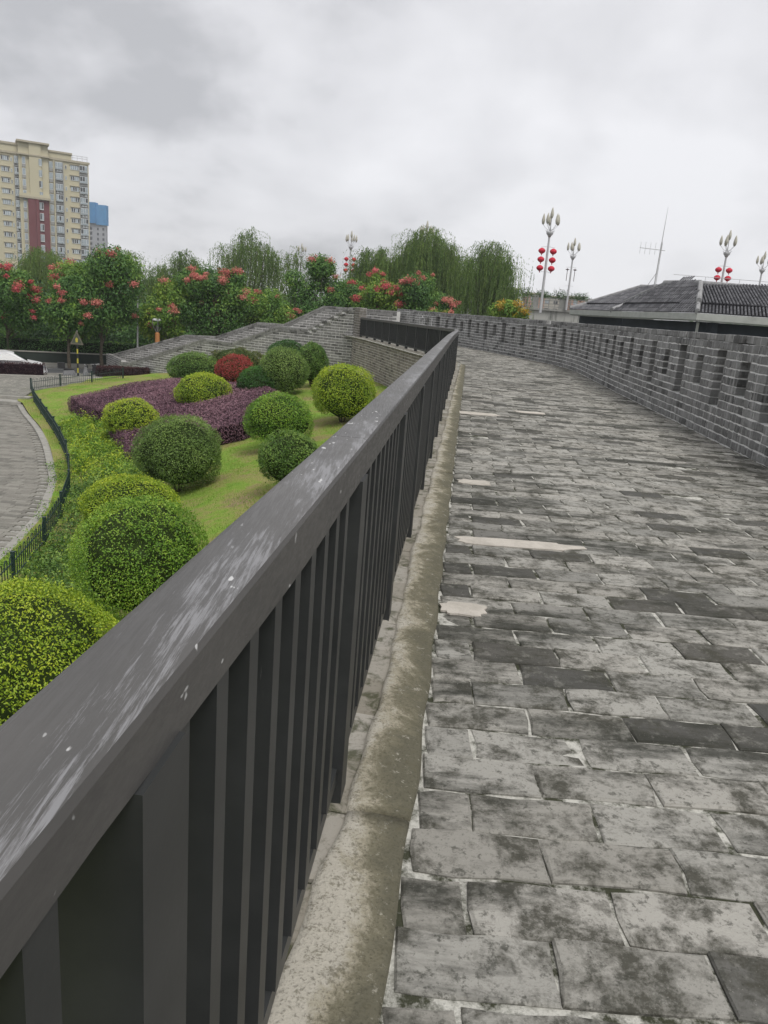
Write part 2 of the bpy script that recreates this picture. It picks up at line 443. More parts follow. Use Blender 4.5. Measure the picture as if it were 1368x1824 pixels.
# ------------------------------------------------------------------ ground, lawn, path, plaza, road
mb = MB(); mb.box((-2500, -300, -4.9), (2500, 4000, -4.45)); o = mb.build('ground', plain('far_ground', (.06, .075, .04), .95, .1, 0, .4, .05)); tag(o, kind='structure')
def lawn_mat():
    m = MT('lawn', .95, .1); p = m.pos()
    a = m.noise(p, .55, 6, .65, .4); b = m.noise(p, 5, 6, .7); c3 = m.noise(p, 40, 4, .7)
    k = m.math('ADD', m.math('MULTIPLY', a, .7), m.math('MULTIPLY', b, .3))
    c = m.ramp(k, [(0.36, (.15, .29, .035)), (0.46, (.23, .34, .055)), (0.53, (.31, .30, .10)), (0.62, (.32, .24, .14))])
    c = m.mix(m.ramp(c3, [(0.4, .45), (0.6, 0)]), c, (.03, .06, .012)); m.color(c); m.bump(c3, .6, .02); return m.m
M_lawn = lawn_mat()
KERB = Path([(-6.6, 2), (-6.9, 8), (-7.7, 14.73), (-8.35, 18.13), (-8.85, 19.7), (-9.5, 21.5), (-10.25, 23.1), (-11.18, 25.0), (-12.2, 27.0), (-13.75, 29.77), (-15.65, 32.82), (-17.2, 35.5)], 1)
def kx(y): return float(np.interp(y, KERB.p[:, 1], KERB.p[:, 0])) + .015
ys = np.linspace(-6, 50, 113); V = []; F = []
NX = 60
for j, y in enumerate(ys):
    xf = kx(y) if y < 35.4 else itp(y, YF, XF) - .72; xw = itp(y, WY, WX) + .1
    for i in range(NX):
        x = xf + (xw - xf) * i / (NX - 1)
        V.append((x, y, g(x, y) + .025 * math.sin(x * 2.1 + y) * math.sin(y * 1.3)))
for j in range(len(ys) - 1):
    for i in range(NX - 1):
        a = j * NX + i
        # stop at the foot of the staircase wall
        c = np.array(V[a][:2]) - S0
        if np.dot(c, SN) > .3: continue
        F.append((a, a + 1, a + NX + 1, a + NX))
m = MB(); m.add(V, F); o = m.build('lawn', M_lawn, smooth=True); tag(o, kind='structure')

def strip(path, s0, s1, n, a0, a1, z0, z1, mb, tint=0.0, wob=0):
    """box section swept along a path, offsets measured to the left of travel"""
    vs = []; fs = []
    for i in range(n + 1):
        t = s0 + (s1 - s0) * i / n; p = path.at(t); d = path.dir(t); l = np.array([-d[1], d[0]])
        w = random.uniform(-wob, wob)
        for off_, z in ((a0, z0), (a1, z0), (a1, z1 + w), (a0, z1 + w)):
            q = p + l * off_; vs.append((q[0], q[1], z))
    for i in range(n):
        for k in range(4):
            a = i * 4 + k; b = i * 4 + (k + 1) % 4; fs.append((a, a + 4, b + 4, b))
    fs.append((0, 1, 2, 3)); fs.append((n * 4 + 3, n * 4 + 2, n * 4 + 1, n * 4))
    mb.add(vs, fs, tint)
kerb = bpy.data.objects.new('kerb', None); COL.objects.link(kerb); tag(kerb, kind='structure')
L_ = KERB.L; t = 0
while t < L_ - .1:
    mb = MB(); strip(KERB, t + .006, min(t + .8, L_) - .006, 3, -.02, .2, -4.3, -4.03 + random.uniform(-.006, .006), mb); mb.build('kerb_stone', M_kerb, kerb); t += .8
# the lower path: a mortar bed and its rows of bricks
poly = [tuple(p) for p in KERB.p]
m = MB(); vs = [(x, y, -4.125) for x, y in poly] + [(-45, y, -4.125) for x, y in poly]; n = len(poly)
m.add(vs, [(i, i + 1, n + i + 1, n + i) for i in range(n - 1)])
path_o = m.build('path', mortar_mat('path_mortar', (.34, .33, .30), (.10, .10, .08), .5, .65)); tag(path_o, kind='structure')
def path_mat():
    m = MT('path_brick', .85, .2); r = m.rnd(); p = m.pos()
    base = m.ramp(r, [(0, (.17, .16, .14)), (.5, (.245, .235, .205)), (.85, (.20, .19, .165)), (1, (.13, .125, .11))])
    f = m.noise(p, 1.1, 7, .65, .4); c = m.mix(m.ramp(f, [(.5, 0), (.66, .55)]), base, (.10, .10, .085))
    f2 = m.noise(p, 12, 6, .7); c = m.mix(m.ramp(f2, [(.55, 0), (.7, .5)]), c, (.33, .32, .28)); m.color(c); m.bump(f2, .5, .006); return m.m
PB = Bricks('brick', path_mat(), {'full': [brick_shape(.385, .187, .05, .006, .006, 50 + i) for i in range(4)]}, 300)
y = 8.0; row = 0
while y < 35.0:
    xk = float(np.interp(y, KERB.p[:, 1], KERB.p[:, 0])) - .21
    x = xk - (.1 if row % 2 else .2) ; first = True
    lim = -.53 * y - 2.6
    while x > lim:
        if x + .2 < xk + .05: PB.put(frame((x, y, -4.10 + random.uniform(-.004, .004)), (1, 0, 0), (0, 1, 0), (0, 0, 1)), 'full')
        x -= .395
    y += .197; row += 1
PB.build(path_o, (-9, 8, 1.5))
# two steps up to the plaza, then the plaza slabs
st = bpy.data.objects.new('steps', None); COL.objects.link(st); tag(st, kind='structure')
for k, (zt, yf) in enumerate(((-3.955, 35.15), (-3.81, 35.95))):
    x = -17.05
    while x > -30:
        mb = MB(); mb.box((x - 1.19, yf, zt - .148), (x, yf + .78 if k == 0 else yf + .5, zt)); mb.build('step_stone', M_kerb, st); x -= 1.2
def plaza_mat():
    m = MT('plaza_paving', .9, .2); p = m.pos((1, .6, 1))
    br = m.n('ShaderNodeTexBrick'); m.l(m.pos(), br.inputs['Vector']); br.inputs['Scale'].default_value = 1.0
    br.inputs['Brick Width'].default_value = .6; br.inputs['Row Height'].default_value = .3; br.inputs['Mortar Size'].default_value = .012
    br.inputs['Color1'].default_value = (.24, .23, .20, 1); br.inputs['Color2'].default_value = (.17, .165, .145, 1); br.inputs['Mortar'].default_value = (.09, .09, .08, 1)
    f = m.noise(p, 7, 6, .75); c = m.mix(m.ramp(f, [(.52, 0), (.64, .8)]), br.outputs[0], (.40, .38, .33))
    f2 = m.noise(p, 1.3, 5, .6); c = m.mix(m.ramp(f2, [(.45, 0), (.65, .5)]), c, (.12, .12, .10)); m.color(c); m.bump(f, .5, .01); return m.m
m = MB()
plz = [(-45, 36.2), (-17.4, 36.2), (-18.0, 38.6), (-17.5, 41.8), (-16.5, 44.0), (-14.2, 46.9), (-17.6, 49.0), (-22.4, 45.6), (-45, 33.9 + 1.9)]
m.add([(x, y, -3.8) for x, y in plz] + [(x, y, -4.4) for x, y in plz], [tuple(range(len(plz)))] + [(i, len(plz) + i, len(plz) + (i + 1) % len(plz), (i + 1) % len(plz)) for i in range(len(plz))])
o = m.build('plaza', plaza_mat()); tag(o, kind='structure')
# edge kerb of the plaza towards the road, road, opposite pavement (all run along RD)
RD = norm(np.array([5.17, 2.49])); RN = np.array([-RD[1], RD[0]]); R0 = np.array([-22.42, 43.92])
def band(name, a, b, z, mat, s0=-40, s1=45, thick=.2):
    p = [R0 + RD * s0 + RN * a, R0 + RD * s1 + RN * a, R0 + RD * s1 + RN * b, R0 + RD * s0 + RN * b]
    m = MB(); m.add([(q[0], q[1], z) for q in p] + [(q[0], q[1], z - thick) for q in p], [(0, 1, 2, 3), (4, 7, 6, 5), (0, 4, 5, 1), (1, 5, 6, 2), (2, 6, 7, 3), (3, 7, 4, 0)])
    return tag(m.build(name, mat), kind='structure')
band('plaza_edge', -.25, .12, -3.79, M_kerb, -30, 5.6, .45)
band('verge', .12, 1.3, -4.2, plain('verge_soil', (.07, .08, .05)), -40, 40)
band('road', 1.3, 9.6, -4.27, M_asph, -60, 60)
band('road_kerb', 9.6, 9.85, -4.13, M_kerb, -60, 60)
band('pavement', 9.85, 12.2, -4.14, plain('far_pavement', (.26, .25, .22), .9, .1, 0, .15, 2), -60, 60)
band('road_line', 8.9, 9.02, -4.264, plain('line_paint', (.5, .5, .48), .8), -60, 60, .003)
band('park_ground', 12.2, 80, -4.16, M_dirt, -90, 120)

# ------------------------------------------------------------------ walkway paving
def rail_right(y): return -.295 + .088 * y
def inner_x(y):
    if y < 24.2: return drain_x(y)
    return float(np.interp(y, [24.2, 25.3, 26.6, 29.0, 32.8, 36.7, 39.7, 41.5], [2.16, 2.05, 1.75, 1.08, .14, -.83, -1.75, -2.3]))
def outer_x(y): return float(np.interp(y, OUT.p[:, 1], OUT.p[:, 0])) if y < 42 else 1.2
m = MB(); yy = list(np.arange(-1.5, 42.01, .5)); vs = []
for y in yy: vs += [(inner_x(y) - .62, y, -.008), (outer_x(y) + .15, y, -.008)]
for y in yy: vs += [(inner_x(y) - .62, y, -.3), (outer_x(y) + .15, y, -.3)]
n = len(yy) * 2
m.add(vs, [(2 * i, 2 * i + 1, 2 * i + 3, 2 * i + 2) for i in range(len(yy) - 1)])
walk = m.build('walkway', M_pmort); tag(walk, kind='structure')
WB = Bricks('brick', M_pave, {'full': [brick_shape(.385, .188, .045, .008, .005, i) for i in range(8)], 'half': [brick_shape(.165, .190, .045, .007, .007, 20 + i) for i in range(4)]}, 300)
cem = [(.47 - .02, .66, 3.69), (.80, 1.06, 5.02), (1.1, 1.3, 5.05)]
y = .5 + .01; row = 1
while y < 41.8:
    x = inner_x(y) + .006 + random.uniform(-.004, .006); xo = outer_x(y) - .004
    kind = 'half' if row % 2 else 'full'
    if 24 < y: x -= random.uniform(0, .1)
    tilt = random.uniform(-.006, .006)
    while x < xo:
        L = .165 if kind == 'half' else .385
        sc = 1.0
        if x + L > xo: sc = max(.15, (xo - x) / L)
        z = random.uniform(-.0035, .0035) - (.006 if random.random() < .05 else 0)
        a = random.gauss(0, .006); skx = random.uniform(-.003, .003)
        wy = y + tilt * (x - 2) + random.uniform(-.002, .002)
        WB.put(frame((x + L * sc / 2, wy, z), (math.cos(a), math.sin(a), random.gauss(0, .006)), (-math.sin(a), math.cos(a), random.gauss(0, .01)), (0, 0, 1)), kind, (sc, 1, 1))
        x += L * sc + random.uniform(.007, .014); kind = 'full'
    y += .199 + random.uniform(-.002, .002); row += 1
WB.build(walk)
# pale cement repairs skimmed over some bricks
def patch(cx, cy, w, d, seed):
    r = random.Random(seed); n = 22; top = []; bot = []
    for i in range(n):
        t = 2 * math.pi * i / n; k = 1 + r.uniform(-.14, .14)
        cxs = math.copysign(abs(math.cos(t)) ** .55, math.cos(t)); sns = math.copysign(abs(math.sin(t)) ** .55, math.sin(t))
        top.append((cx + cxs * w / 2 * k, cy + sns * d / 2 * k, .007)); bot.append((top[-1][0] * 1, top[-1][1], -.004))
    m = MB(); m.add(top + bot, [tuple(range(n))] + [((i + 1) % n, i, n + i, n + (i + 1) % n) for i in range(n)])
    m.build('cement_patch', M_cement, walk)
patch(.46, 3.80, .24, .17, 1); patch(.93, 5.09, .86, .17, 2); patch(.82, 7.0, .30, .20, 3); patch(1.33, 12.2, .75, .3, 4); patch(2.3, 12.9, .5, .25, 5)

# mossy cement fillet along the foot of the railing
YL = [-1.2, 1.31, 1.76, 1.98, 3.28, 4.12, 7.1, 13.2, 24.1]; XL = [-.41, -.19, -.12, -.055, .085, .14, .41, .975, 1.985]
def ridge(y0, y1, name, par):
    vs = []; fs = []; ts = []; n = max(6, int((y1 - y0) / .06)); K = 15
    for i in range(n + 1):
        y = y0 + (y1 - y0) * i / n
        xl = float(np.interp(y, YL, XL)) + .008 * math.sin(y * 5) + .005 * math.sin(y * 17); xr = drain_x(y) + .006 * math.sin(y * 9)
        hh = .030 + .006 * math.sin(y * 3.1) + random.uniform(-.0015, .0015)
        if i in (0, n): hh *= .9
        for k in range(K):
            u = k / (K - 1); sh = float(np.interp(u, [0, .06, .2, .45, .75, .93, 1], [0, .85, 1.05, .92, .6, .38, 0])) + (random.uniform(-.05, .05) if 0 < u < 1 else 0)
            vs.append((xl + (xr - xl) * u, y, hh * sh + (.0 if k else -.02)))
        vs.append((xr, y, -.03)); 
    K1 = K + 1
    mbr = MB(); mbr.v = [np.array(vs)]; mbr.n = len(vs)
    for i in range(n):
        for k in range(K1 - 1):
            a = i * K1 + k; mbr.f.append((a, a + 1, a + K1 + 1, a + K1)); mbr.t.append(.02 + k / (K - 1) * .95)
    mbr.f.append(tuple(reversed(range(K1)))); mbr.t.append(.8)
    mbr.f.append(tuple(range(n * K1, n * K1 + K1))); mbr.t.append(.8)
    mbr.build(name, M_ridge, par, smooth=True)
rid = thing('cement_fillet', (0.2, 3, 0), 'long rounded mossy cement fillet running along the foot of the dark railing', 'drain edging')
ridge(-1.0, 2.02, 'cement_length', rid); ridge(2.035, 7.28, 'cement_length', rid); ridge(7.36, 13.1, 'cement_length', rid); ridge(13.14, 24.1, 'cement_length', rid)

# ------------------------------------------------------------------ railing
def rail_top(s):
    y = RAIL.at(s)[1]; return float(np.interp(y, [0, 14, 27, 40], [1.14, 1.13, 1.02, .98]))
rail = thing('railing', (float(RAIL.at(4)[0]), 2.0, 0), 'dark grey metal railing with wide worn handrail and square balusters edging the brick walkway', 'railing')
HW = .055
def rail_h(s): return float(np.interp(RAIL.at(s)[1], [.5, 1.3], [.066, .104]))
def rail_seg(s0, s1):
    n = max(2, int((s1 - s0) / .2)); prof = [(-HW, -.104), (HW, -.104), (HW, -.012), (HW - .004, -.004), (HW - .013, 0), (-HW + .013, 0), (-HW + .004, -.004), (-HW, -.012)]
    vs = []; fs = []; K = len(prof)
    for i in range(n + 1):
        t = s0 + (s1 - s0) * i / n; p = RAIL.at(t); d = RAIL.dir(t); r = np.array([d[1], -d[0]]); z = rail_top(t)
        for a, b in prof: q = p + r * a; vs.append((q[0], q[1], z + (b if b > -.1 else -rail_h(t))))
    for i in range(n):
        for k in range(K): a = i * K + k; b = i * K + (k + 1) % K; fs.append((a, b, b + K, a + K))
    fs.append(tuple(reversed(range(K)))); fs.append(tuple(range(n * K, n * K + K)))
    m = MB(); m.add(vs, fs); m.build('handrail', M_rail, rail)
def upright(name, s, w, dep, z0, z1, lat=0.0, mat=None):
    p = RAIL.at(s); d = RAIL.dir(s); r = np.array([d[1], -d[0]]); c = p + r * lat; vs = []
    for z in (z0, z1):
        for a, b in ((-1, -1), (1, -1), (1, 1), (-1, 1)):
            q = c + d * a * w / 2 + r * b * dep / 2; vs.append((q[0], q[1], z))
    m = MB(); m.add(vs, [(0, 1, 2, 3), (4, 7, 6, 5), (0, 4, 5, 1), (1, 5, 6, 2), (2, 6, 7, 3), (3, 7, 4, 0)])
    return m.build(name, mat or M_bar, rail)
posts = []; s = RAIL.s_at_y(2.125) - 2 * 1.48
while s < RAIL.L - .4: posts.append(s); s += 1.48
posts.append(RAIL.L - .03)
sj = [posts[0] - .3] + [posts[i] + .05 for i in range(2, len(posts) - 1, 3)] + [RAIL.L]
for a, b in zip(sj[:-1], sj[1:]): rail_seg(a + .0015, b - .0015)
for i, s in enumerate(posts):
    zt = rail_top(s) - rail_h(s) + .0005
    upright('post', s, .108, .100, -.12 if i > 2 else -.12, zt, .012)
    if i + 1 < len(posts):
        e_ = posts[i + 1] - s
        m = MB(); n = 6
        strip(RAIL, s + .056, s + e_ - .056, n, -.045, .034, .085, .135, m); m.build('bottom_rail', M_bar, rail)
        upright('stile', s + .076, .040, .078, .136, rail_top(s) - rail_h(s) + .0005, .012)
        k = 0
        while .21 + .145 * k < e_ - .22:
            sb = s + .21 + .145 * k + (.05 if i == 0 else 0); upright('baluster', sb, .046, .08, .136, rail_top(sb) - rail_h(sb) + .0005, .012); k += 1

# bricks laid along the curb under the railing
curb = bpy.data.objects.new('curb', None); COL.objects.link(curb); tag(curb, kind='structure')
def light_brick():
    m = MT('curb_brick', .9, .15); r = m.rnd(); p = m.pos()
    b = m.ramp(r, [(0, (.24, .22, .18)), (.6, (.36, .34, .30)), (1, (.28, .26, .22))]); f = m.noise(p, 9, 8, .7, .5)
    c = m.mix(m.ramp(f, [(.5, 0), (.62, .85)]), b, (.055, .06, .03)); f2 = m.noise(p, 45, 5, .7); c = m.mix(m.ramp(f2, [(.55, 0), (.7, .6)]), c, (.12, .11, .08))
    m.color(c); m.bump(f, .8, .01); return m.m
CB = Bricks('brick', light_brick(), {'full': [brick_shape(.29, .2, .06, .008, .01, 80 + i) for i in range(5)]}, 300)
s = 0.1
while s < RAIL.L - .2:
    p = RAIL.at(s); d = RAIL.dir(s); r = np.array([d[1], -d[0]])
    for lat in (.035, -.17):
        q = p + r * lat
        CB.put(frame((q[0], q[1], .010 + random.uniform(-.006, .006)), (d[0], d[1], 0), (-d[1], d[0], 0), (0, 0, 1)), 'full')
    s += .3
CB.build(curb)

# ------------------------------------------------------------------ brick walls
def wall_shapes(L, Hh, D, seed):
    return {'str': [brick_shape(L - .008, Hh - .01, D, .006, .005, seed + i) for i in range(5)], 'head': [brick_shape(L / 2 - .013, Hh - .01, D, .006, .005, seed + 10 + i) for i in range(3)]}
def course(B, path, side, s0, s1, z, Hh, L, depth_off=0.0, joint=.011, start=None, zfun=None, proud=.004, pat=.5):
    """one course of bricks between s0 and s1 with the visible face to `side` (+1 left of travel)"""
    s = s0; k = start if start is not None else random.random() < .5
    while s < s1 - .02:
        head = (random.random() < pat) if start is None else (k % 2 == 0)
        w = (L / 2 - .005) if head else L
        if s + w > s1 - .05:
            w2 = s1 - s
            if w2 < .03: break
        else: w2 = w
        p0 = path.at(s + w2 / 2); d = path.dir(s + w2 / 2); nrm = np.array([-d[1], d[0]]) * side
        q = p0 + nrm * (.004 + random.uniform(-proud, proud) * .7 - depth_off)
        xd = d * (1 if side > 0 else 1)
        B.put(frame((q[0], q[1], z + random.uniform(-.002, .002)), (xd[0], xd[1], random.gauss(0, .004)), (0, 0, 1 if side > 0 else 1), (nrm[0], nrm[1], 0)), 'head' if head else 'str', (w2 / w, 1, 1))
        s += w2 + joint; k += 1
def fix_handed(B):
    for i, it in enumerate(B.items):
        M = it[0]
        if np.linalg.det(M[:, :3]) < 0:
            M = M.copy(); M[:, 0] *= -1; B.items[i] = (M,) + it[1:]
# the battlement on the right of the walkway
bat = thing('battlement_wall', (4.6, 10, 0), 'weathered grey brick battlement with narrow loopholes along the outer side of the walkway', 'wall')
CH = .1168; NC = 12; TH = .36
BW = Bricks('brick', M_wall, {**wall_shapes(.385, .108, .30, 200), 'bstr': [brick_shape(.385, .108, .1, .005, .006, 230)], 'bhead': [brick_shape(.19, .108, .1, .005, .006, 231)]}, 300)
sA = OUT.s_at_y(8.5); feats = []
sv = OUT.s_at_y(10.54) - 5 * 2.0
while sv < OUT.L:
    if sv > .3: feats.append((sv - .17, sv + .17, 6, 10, 'A'))
    b = sv - .98
    if b > .3: feats.append((b - .19, b + .19, 4, 11, 'B'))
    sv += 2.0
feats = [f for f in feats if f[1] < OUT.L - .5]; feats.sort()
for c in range(NC + 1):
    z = CH * (c + .5) + .002
    if c == NC: # cap course: loose longer blocks
        s = 0.0
        while s < OUT.L:
            if random.random() < .93:
                p0 = OUT.at(s + .2); d = OUT.dir(s + .2); nr = np.array([-d[1], d[0]])
                q = p0 + nr * random.uniform(-.02, .02); a = random.gauss(0, .012)
                BW.put(frame((q[0], q[1], z - .004), (d[0], d[1], a), (0, 0, 1), (nr[0], nr[1], 0)), 'str', (1.0, random.uniform(.9, 1.08), 1))
            s += .398 + random.choice((0, 0, .01, .02))
        continue
    cuts = [f for f in feats if f[2] <= c < f[3]]
    s = 0.0
    for f in cuts + [(OUT.L, OUT.L, 0, 0, '')]:
        if f[0] > s + .03: course(BW, OUT, 1, s, f[0], z, .108, .385)
        s = f[1]
    for f in cuts:
        segs = [(f[0] - .05, (f[0] + f[1]) / 2 - .065), ((f[0] + f[1]) / 2 + .065, f[1] + .05)] if (f[4] == 'A' and c > f[2]) else [(f[0] - .05, (f[0] + f[1]) / 2 - .006), ((f[0] + f[1]) / 2 + .006, f[1] + .05)]
        for a_, b_ in segs:
            mid = (a_ + b_) / 2; p0 = OUT.at(mid); d = OUT.dir(mid); nr = np.array([-d[1], d[0]]); q = p0 - nr * .2
            BW.put(frame((q[0], q[1], z), (d[0], d[1], 0), (0, 0, 1), (nr[0], nr[1], 0)), 'bhead', ((b_ - a_) / .19, 1, 1))
fix_handed(BW)
BW.build(bat)
core = MB()
def core_box(s0, s1, z0, z1, a0, a1):
    n = max(1, int((s1 - s0) / .14)); strip(OUT, s0, s1, n, a0, a1, z0, z1, core)
s = 0.0
for f in feats:
    core_box(s, f[0] - .012, -.05, CH * NC - .004, -TH, -.004)
    core_box(f[0] - .0125, f[1] + .0125, -.05, CH * f[2] - .002, -TH, -.004)
    core_box(f[0] - .0125, f[1] + .0125, CH * f[3] + .002, CH * NC - .004, -TH, -.004)
    mid = (f[0] + f[1]) / 2
    if f[4] == 'B': core_box(f[0] - .0125, f[1] + .0125, CH * f[2] - .002, CH * f[3] + .002, -TH, -.206)
    else:
        core_box(f[0] - .0125, mid - .07, CH * f[2] - .002, CH * f[3] + .002, -TH, -.206); core_box(mid + .07, f[1] + .0125, CH * f[2] - .002, CH * f[3] + .002, -TH, -.206)
        core_box(mid - .0695, mid + .0695, CH * f[2] - .0015, CH * (f[2] + 1) - .002, -TH, -.206)
    s = f[1] + .012
core_box(s, OUT.L - .05, -.05, CH * NC - .004, -TH, -.004)
core.build('mortar_core', M_wmort, bat)
# outer face of the rampart below the parapet
core = MB(); strip(OUT, 0, OUT.L, 60, -TH, -.05, -4.5, -.05, core); core.build('rampart_face', M_wmort, bat)

# the garden side of the rampart, under the railing
gw = thing('rampart_wall', (1.2, 27.5, -2), 'pale grey brick retaining wall curving below the far stretch of railing', 'wall')
INW = Path([tuple(RAIL.at(t) - np.array([RAIL.dir(t)[1], -RAIL.dir(t)[0]]) * .28) for t in np.linspace(0, RAIL.L, 80)] + [(-2.35, 41.0)])
GB = Bricks('brick', wall_mat('pale_rampart_brick', 1.55, .10, .5), {k: v for k, v in wall_shapes(.40, .10, .06, 300).items()}, 300)
sN = INW.s_at_y(19)
for c in range(19):
    z = -.03 - .112 * (c + .5)
    course(GB, INW, 1, .0 if c < 19 else sN, INW.L, z, .100, .40)
fix_handed(GB); 
GB.build(gw, (-1, 30, 0))
core = MB(); strip(INW, 0, INW.L, 70, -.5, -.01, -4.2, -.03, core); core.build('mortar_core', mortar_mat('pale_mortar', (.62, .60, .56), (.32, .31, .28), .5, .7, 6), gw)

# staircase from the far end of the walkway down to the plaza
stair = thing('brick_staircase', (-10, 45.6, -4), 'grey brick staircase with two stepped sloping parapets going down to the plaza', 'staircase')
def prof(pts):
    return lambda s: float(np.interp(s, [p[0] for p in pts], [p[1] for p in pts]))
FP = [(-.35, 1.42), (.4, 1.40), (2.95, .10), (5.0, .12), (8.4, -1.07), (10.6, -1.03), (17.05, -3.06), (17.75, -3.10)]
BP = [(-1.1, 1.40), (3.76, 1.36), (6.6, .14), (8.57, .11), (11.9, -1.0), (14.57, -1.12), (21.58, -3.02), (22.1, -3.04)]
SB = Bricks('brick', M_wall2, wall_shapes(.50, .126, .07, 400), 300)
SB2 = Bricks('brick', M_wall2, wall_shapes(.50, .126, .07, 440), 0)
M_smort = mortar_mat('stair_mortar', (.66, .65, .62), (.36, .35, .33), .55, .75, 5)
def stair_wall(B, org, P, zb, faces, thick=.36):
    f = prof(P); s_lo, s_hi = P[0][0], P[-1][0]
    m = MB(); pts = [(s, z - .035) for s, z in P] + [(s_hi, zb), (s_lo, zb)]
    def W(s, n, z): q = org + SD * s + SN * n; return (q[0], q[1], z)
    nP = len(pts); vs = [W(a, .001, b) for a, b in pts] + [W(a, thick - .006, b) for a, b in pts]
    m.add(vs, [tuple(range(nP)), tuple(reversed(range(nP, 2 * nP)))] + [((i + 1) % nP, i, nP + i, nP + (i + 1) % nP) for i in range(nP)])
    m.build('mortar_core', M_smort, stair)
    zt = max(z for _, z in P); z = zb + .07; row = 0
    for n_off, nd in faces:
        z = zb + .07; row = 0
        while z < zt:
            s = s_lo + (.25 if row % 2 else 0)
            while s < s_hi - .1:
                w = .5
                if s + w > s_hi: w = s_hi - s
                lim = min(f(s + .02), f(s + w - .02)) - .11
                # shorten a brick that would cross the sloping coping
                ok = z + .065 < lim
                if not ok:
                    for w_try, ds in ((.3, 0), (.3, .2), (.14, 0), (.14, .36)):
                        if w_try < w and z + .065 < min(f(s + ds), f(s + ds + w_try)) - .10: ok = True; s_ = s + ds; w = w_try; break
                else: s_ = s
                if ok:
                    q = org + SD * (s_ + w / 2) + SN * (n_off) + nd * random.uniform(.001, .008)
                    B.put(frame((q[0], q[1], z), (SD[0], SD[1], 0), (0, 0, 1), (nd[0], nd[1], 0)), 'str', ((w - .012) / .5, 1, 1))
                s += .5
            z += .142; row += 1
        # two coping rows that follow the slope
        for (s0, z0), (s1, z1) in zip(P[:-1], P[1:]):
            L = math.hypot(s1 - s0, z1 - z0); ux, uz = (s1 - s0) / L, (z1 - z0) / L
            for rr in (0, 1):
                t = 0
                while t < L - .04:
                    w = min(.49 if t or not rr else .24, L - t - .004); cs = s0 + ux * (t + w / 2) + uz * 0; cz = z0 + uz * (t + w / 2) - (.075 + rr * .135) * 1.0
                    q = org + SD * cs + SN * n_off + nd * (.032 if rr == 0 else .018)
                    B.put(frame((q[0], q[1], cz), (SD[0] * ux, SD[1] * ux, uz), (-SD[0] * uz * 0, 0, 1), (nd[0], nd[1], 0)), 'str', (w / .5, 1 if rr == 0 else .92, 1))
                    t += w + .01
    # top faces of the coping
    for (s0, z0), (s1, z1) in zip(P[:-1], P[1:]):
        L = math.hypot(s1 - s0, z1 - z0); ux, uz = (s1 - s0) / L, (z1 - z0) / L; t = 0
        while t < L - .05:
            w = min(.49, L - t - .01); cs = s0 + ux * (t + w / 2); cz = z0 + uz * (t + w / 2)
            q = org + SD * cs + SN * thick / 2
            B.put(frame((q[0], q[1], cz + .004), (SD[0] * ux, SD[1] * ux, uz), (SN[0], SN[1], 0), (-SD[0] * uz, -SD[1] * uz, ux)), 'str', (w / .5, thick * 1.12 / .128, 1))
            t += .5
stair_wall(SB, S0, FP, -4.2, [(0.0, -SN)])
stair_wall(SB2, S0 + SN * 2.4, BP, -4.2, [(0.0, -SN), (.36, SN)])
fix_handed(SB); fix_handed(SB2)
SB.build(stair)
SB2.limit = 0; SB2.build(stair)
# end wall closing the low end of the stair, and the treads between the parapets
e0 = S0 + SD * 17.75; e1 = S0 + SN * 2.4 + SD * 22.1
ED = (e1 - e0) / np.linalg.norm(e1 - e0); EL = float(np.linalg.norm(e1 - e0)); EN = np.array([ED[1], -ED[0]])
if np.dot(EN, np.array([0, -1.0])) < 0: EN = -EN
EB = Bricks('brick', M_wall2, wall_shapes(.50, .126, .07, 460), 0); EPth = Path([tuple(e0), tuple(e1)])
for c in range(8):
    course(EB, EPth, 1 if np.dot(EN, np.array([-ED[1], ED[0]])) > 0 else -1, 0, EL, -4.13 + .142 * c, .128, .5, start=c % 2)
for c in range(int(EL / .5)):
    q = e0 + ED * (.25 + c * .5) - EN * .16
    EB.put(frame((q[0], q[1], -2.985), (ED[0], ED[1], 0), (-EN[0], -EN[1], 0), (0, 0, 1)), 'str', (.98, 2.7, 1))
fix_handed(EB); EB.build(stair)
m = MB(); q = [e0, e1, e1 - EN * .3, e0 - EN * .3]
m.add([(p[0] - EN[0] * .012, p[1] - EN[1] * .012, z) for z in (-4.2, -3.02) for p in q], [(0, 1, 2, 3), (4, 7, 6, 5), (0, 4, 5, 1), (1, 5, 6, 2), (2, 6, 7, 3), (3, 7, 4, 0)]); m.build('end_wall', M_smort, stair)
fF = prof(FP); nst = 27
for i in range(nst):
    s = .6 + i * 17.0 / nst; zt = 0.0 - (i + 1) * (3.9 / nst)
    m = MB(); a = S0 + SD * s + SN * .37; b = S0 + SD * (s + .66) + SN * .37; c = S0 + SD * (s + 3.8 + .66) + SN * 2.38; d = S0 + SD * (s + 3.8) + SN * 2.38
    m.add([(p[0], p[1], z) for z in (zt - .4, zt) for p in (a, b, c, d)], [(0, 1, 2, 3), (4, 7, 6, 5), (0, 4, 5, 1), (1, 5, 6, 2), (2, 6, 7, 3), (3, 7, 4, 0)]); m.build('tread', M_kerb, stair)
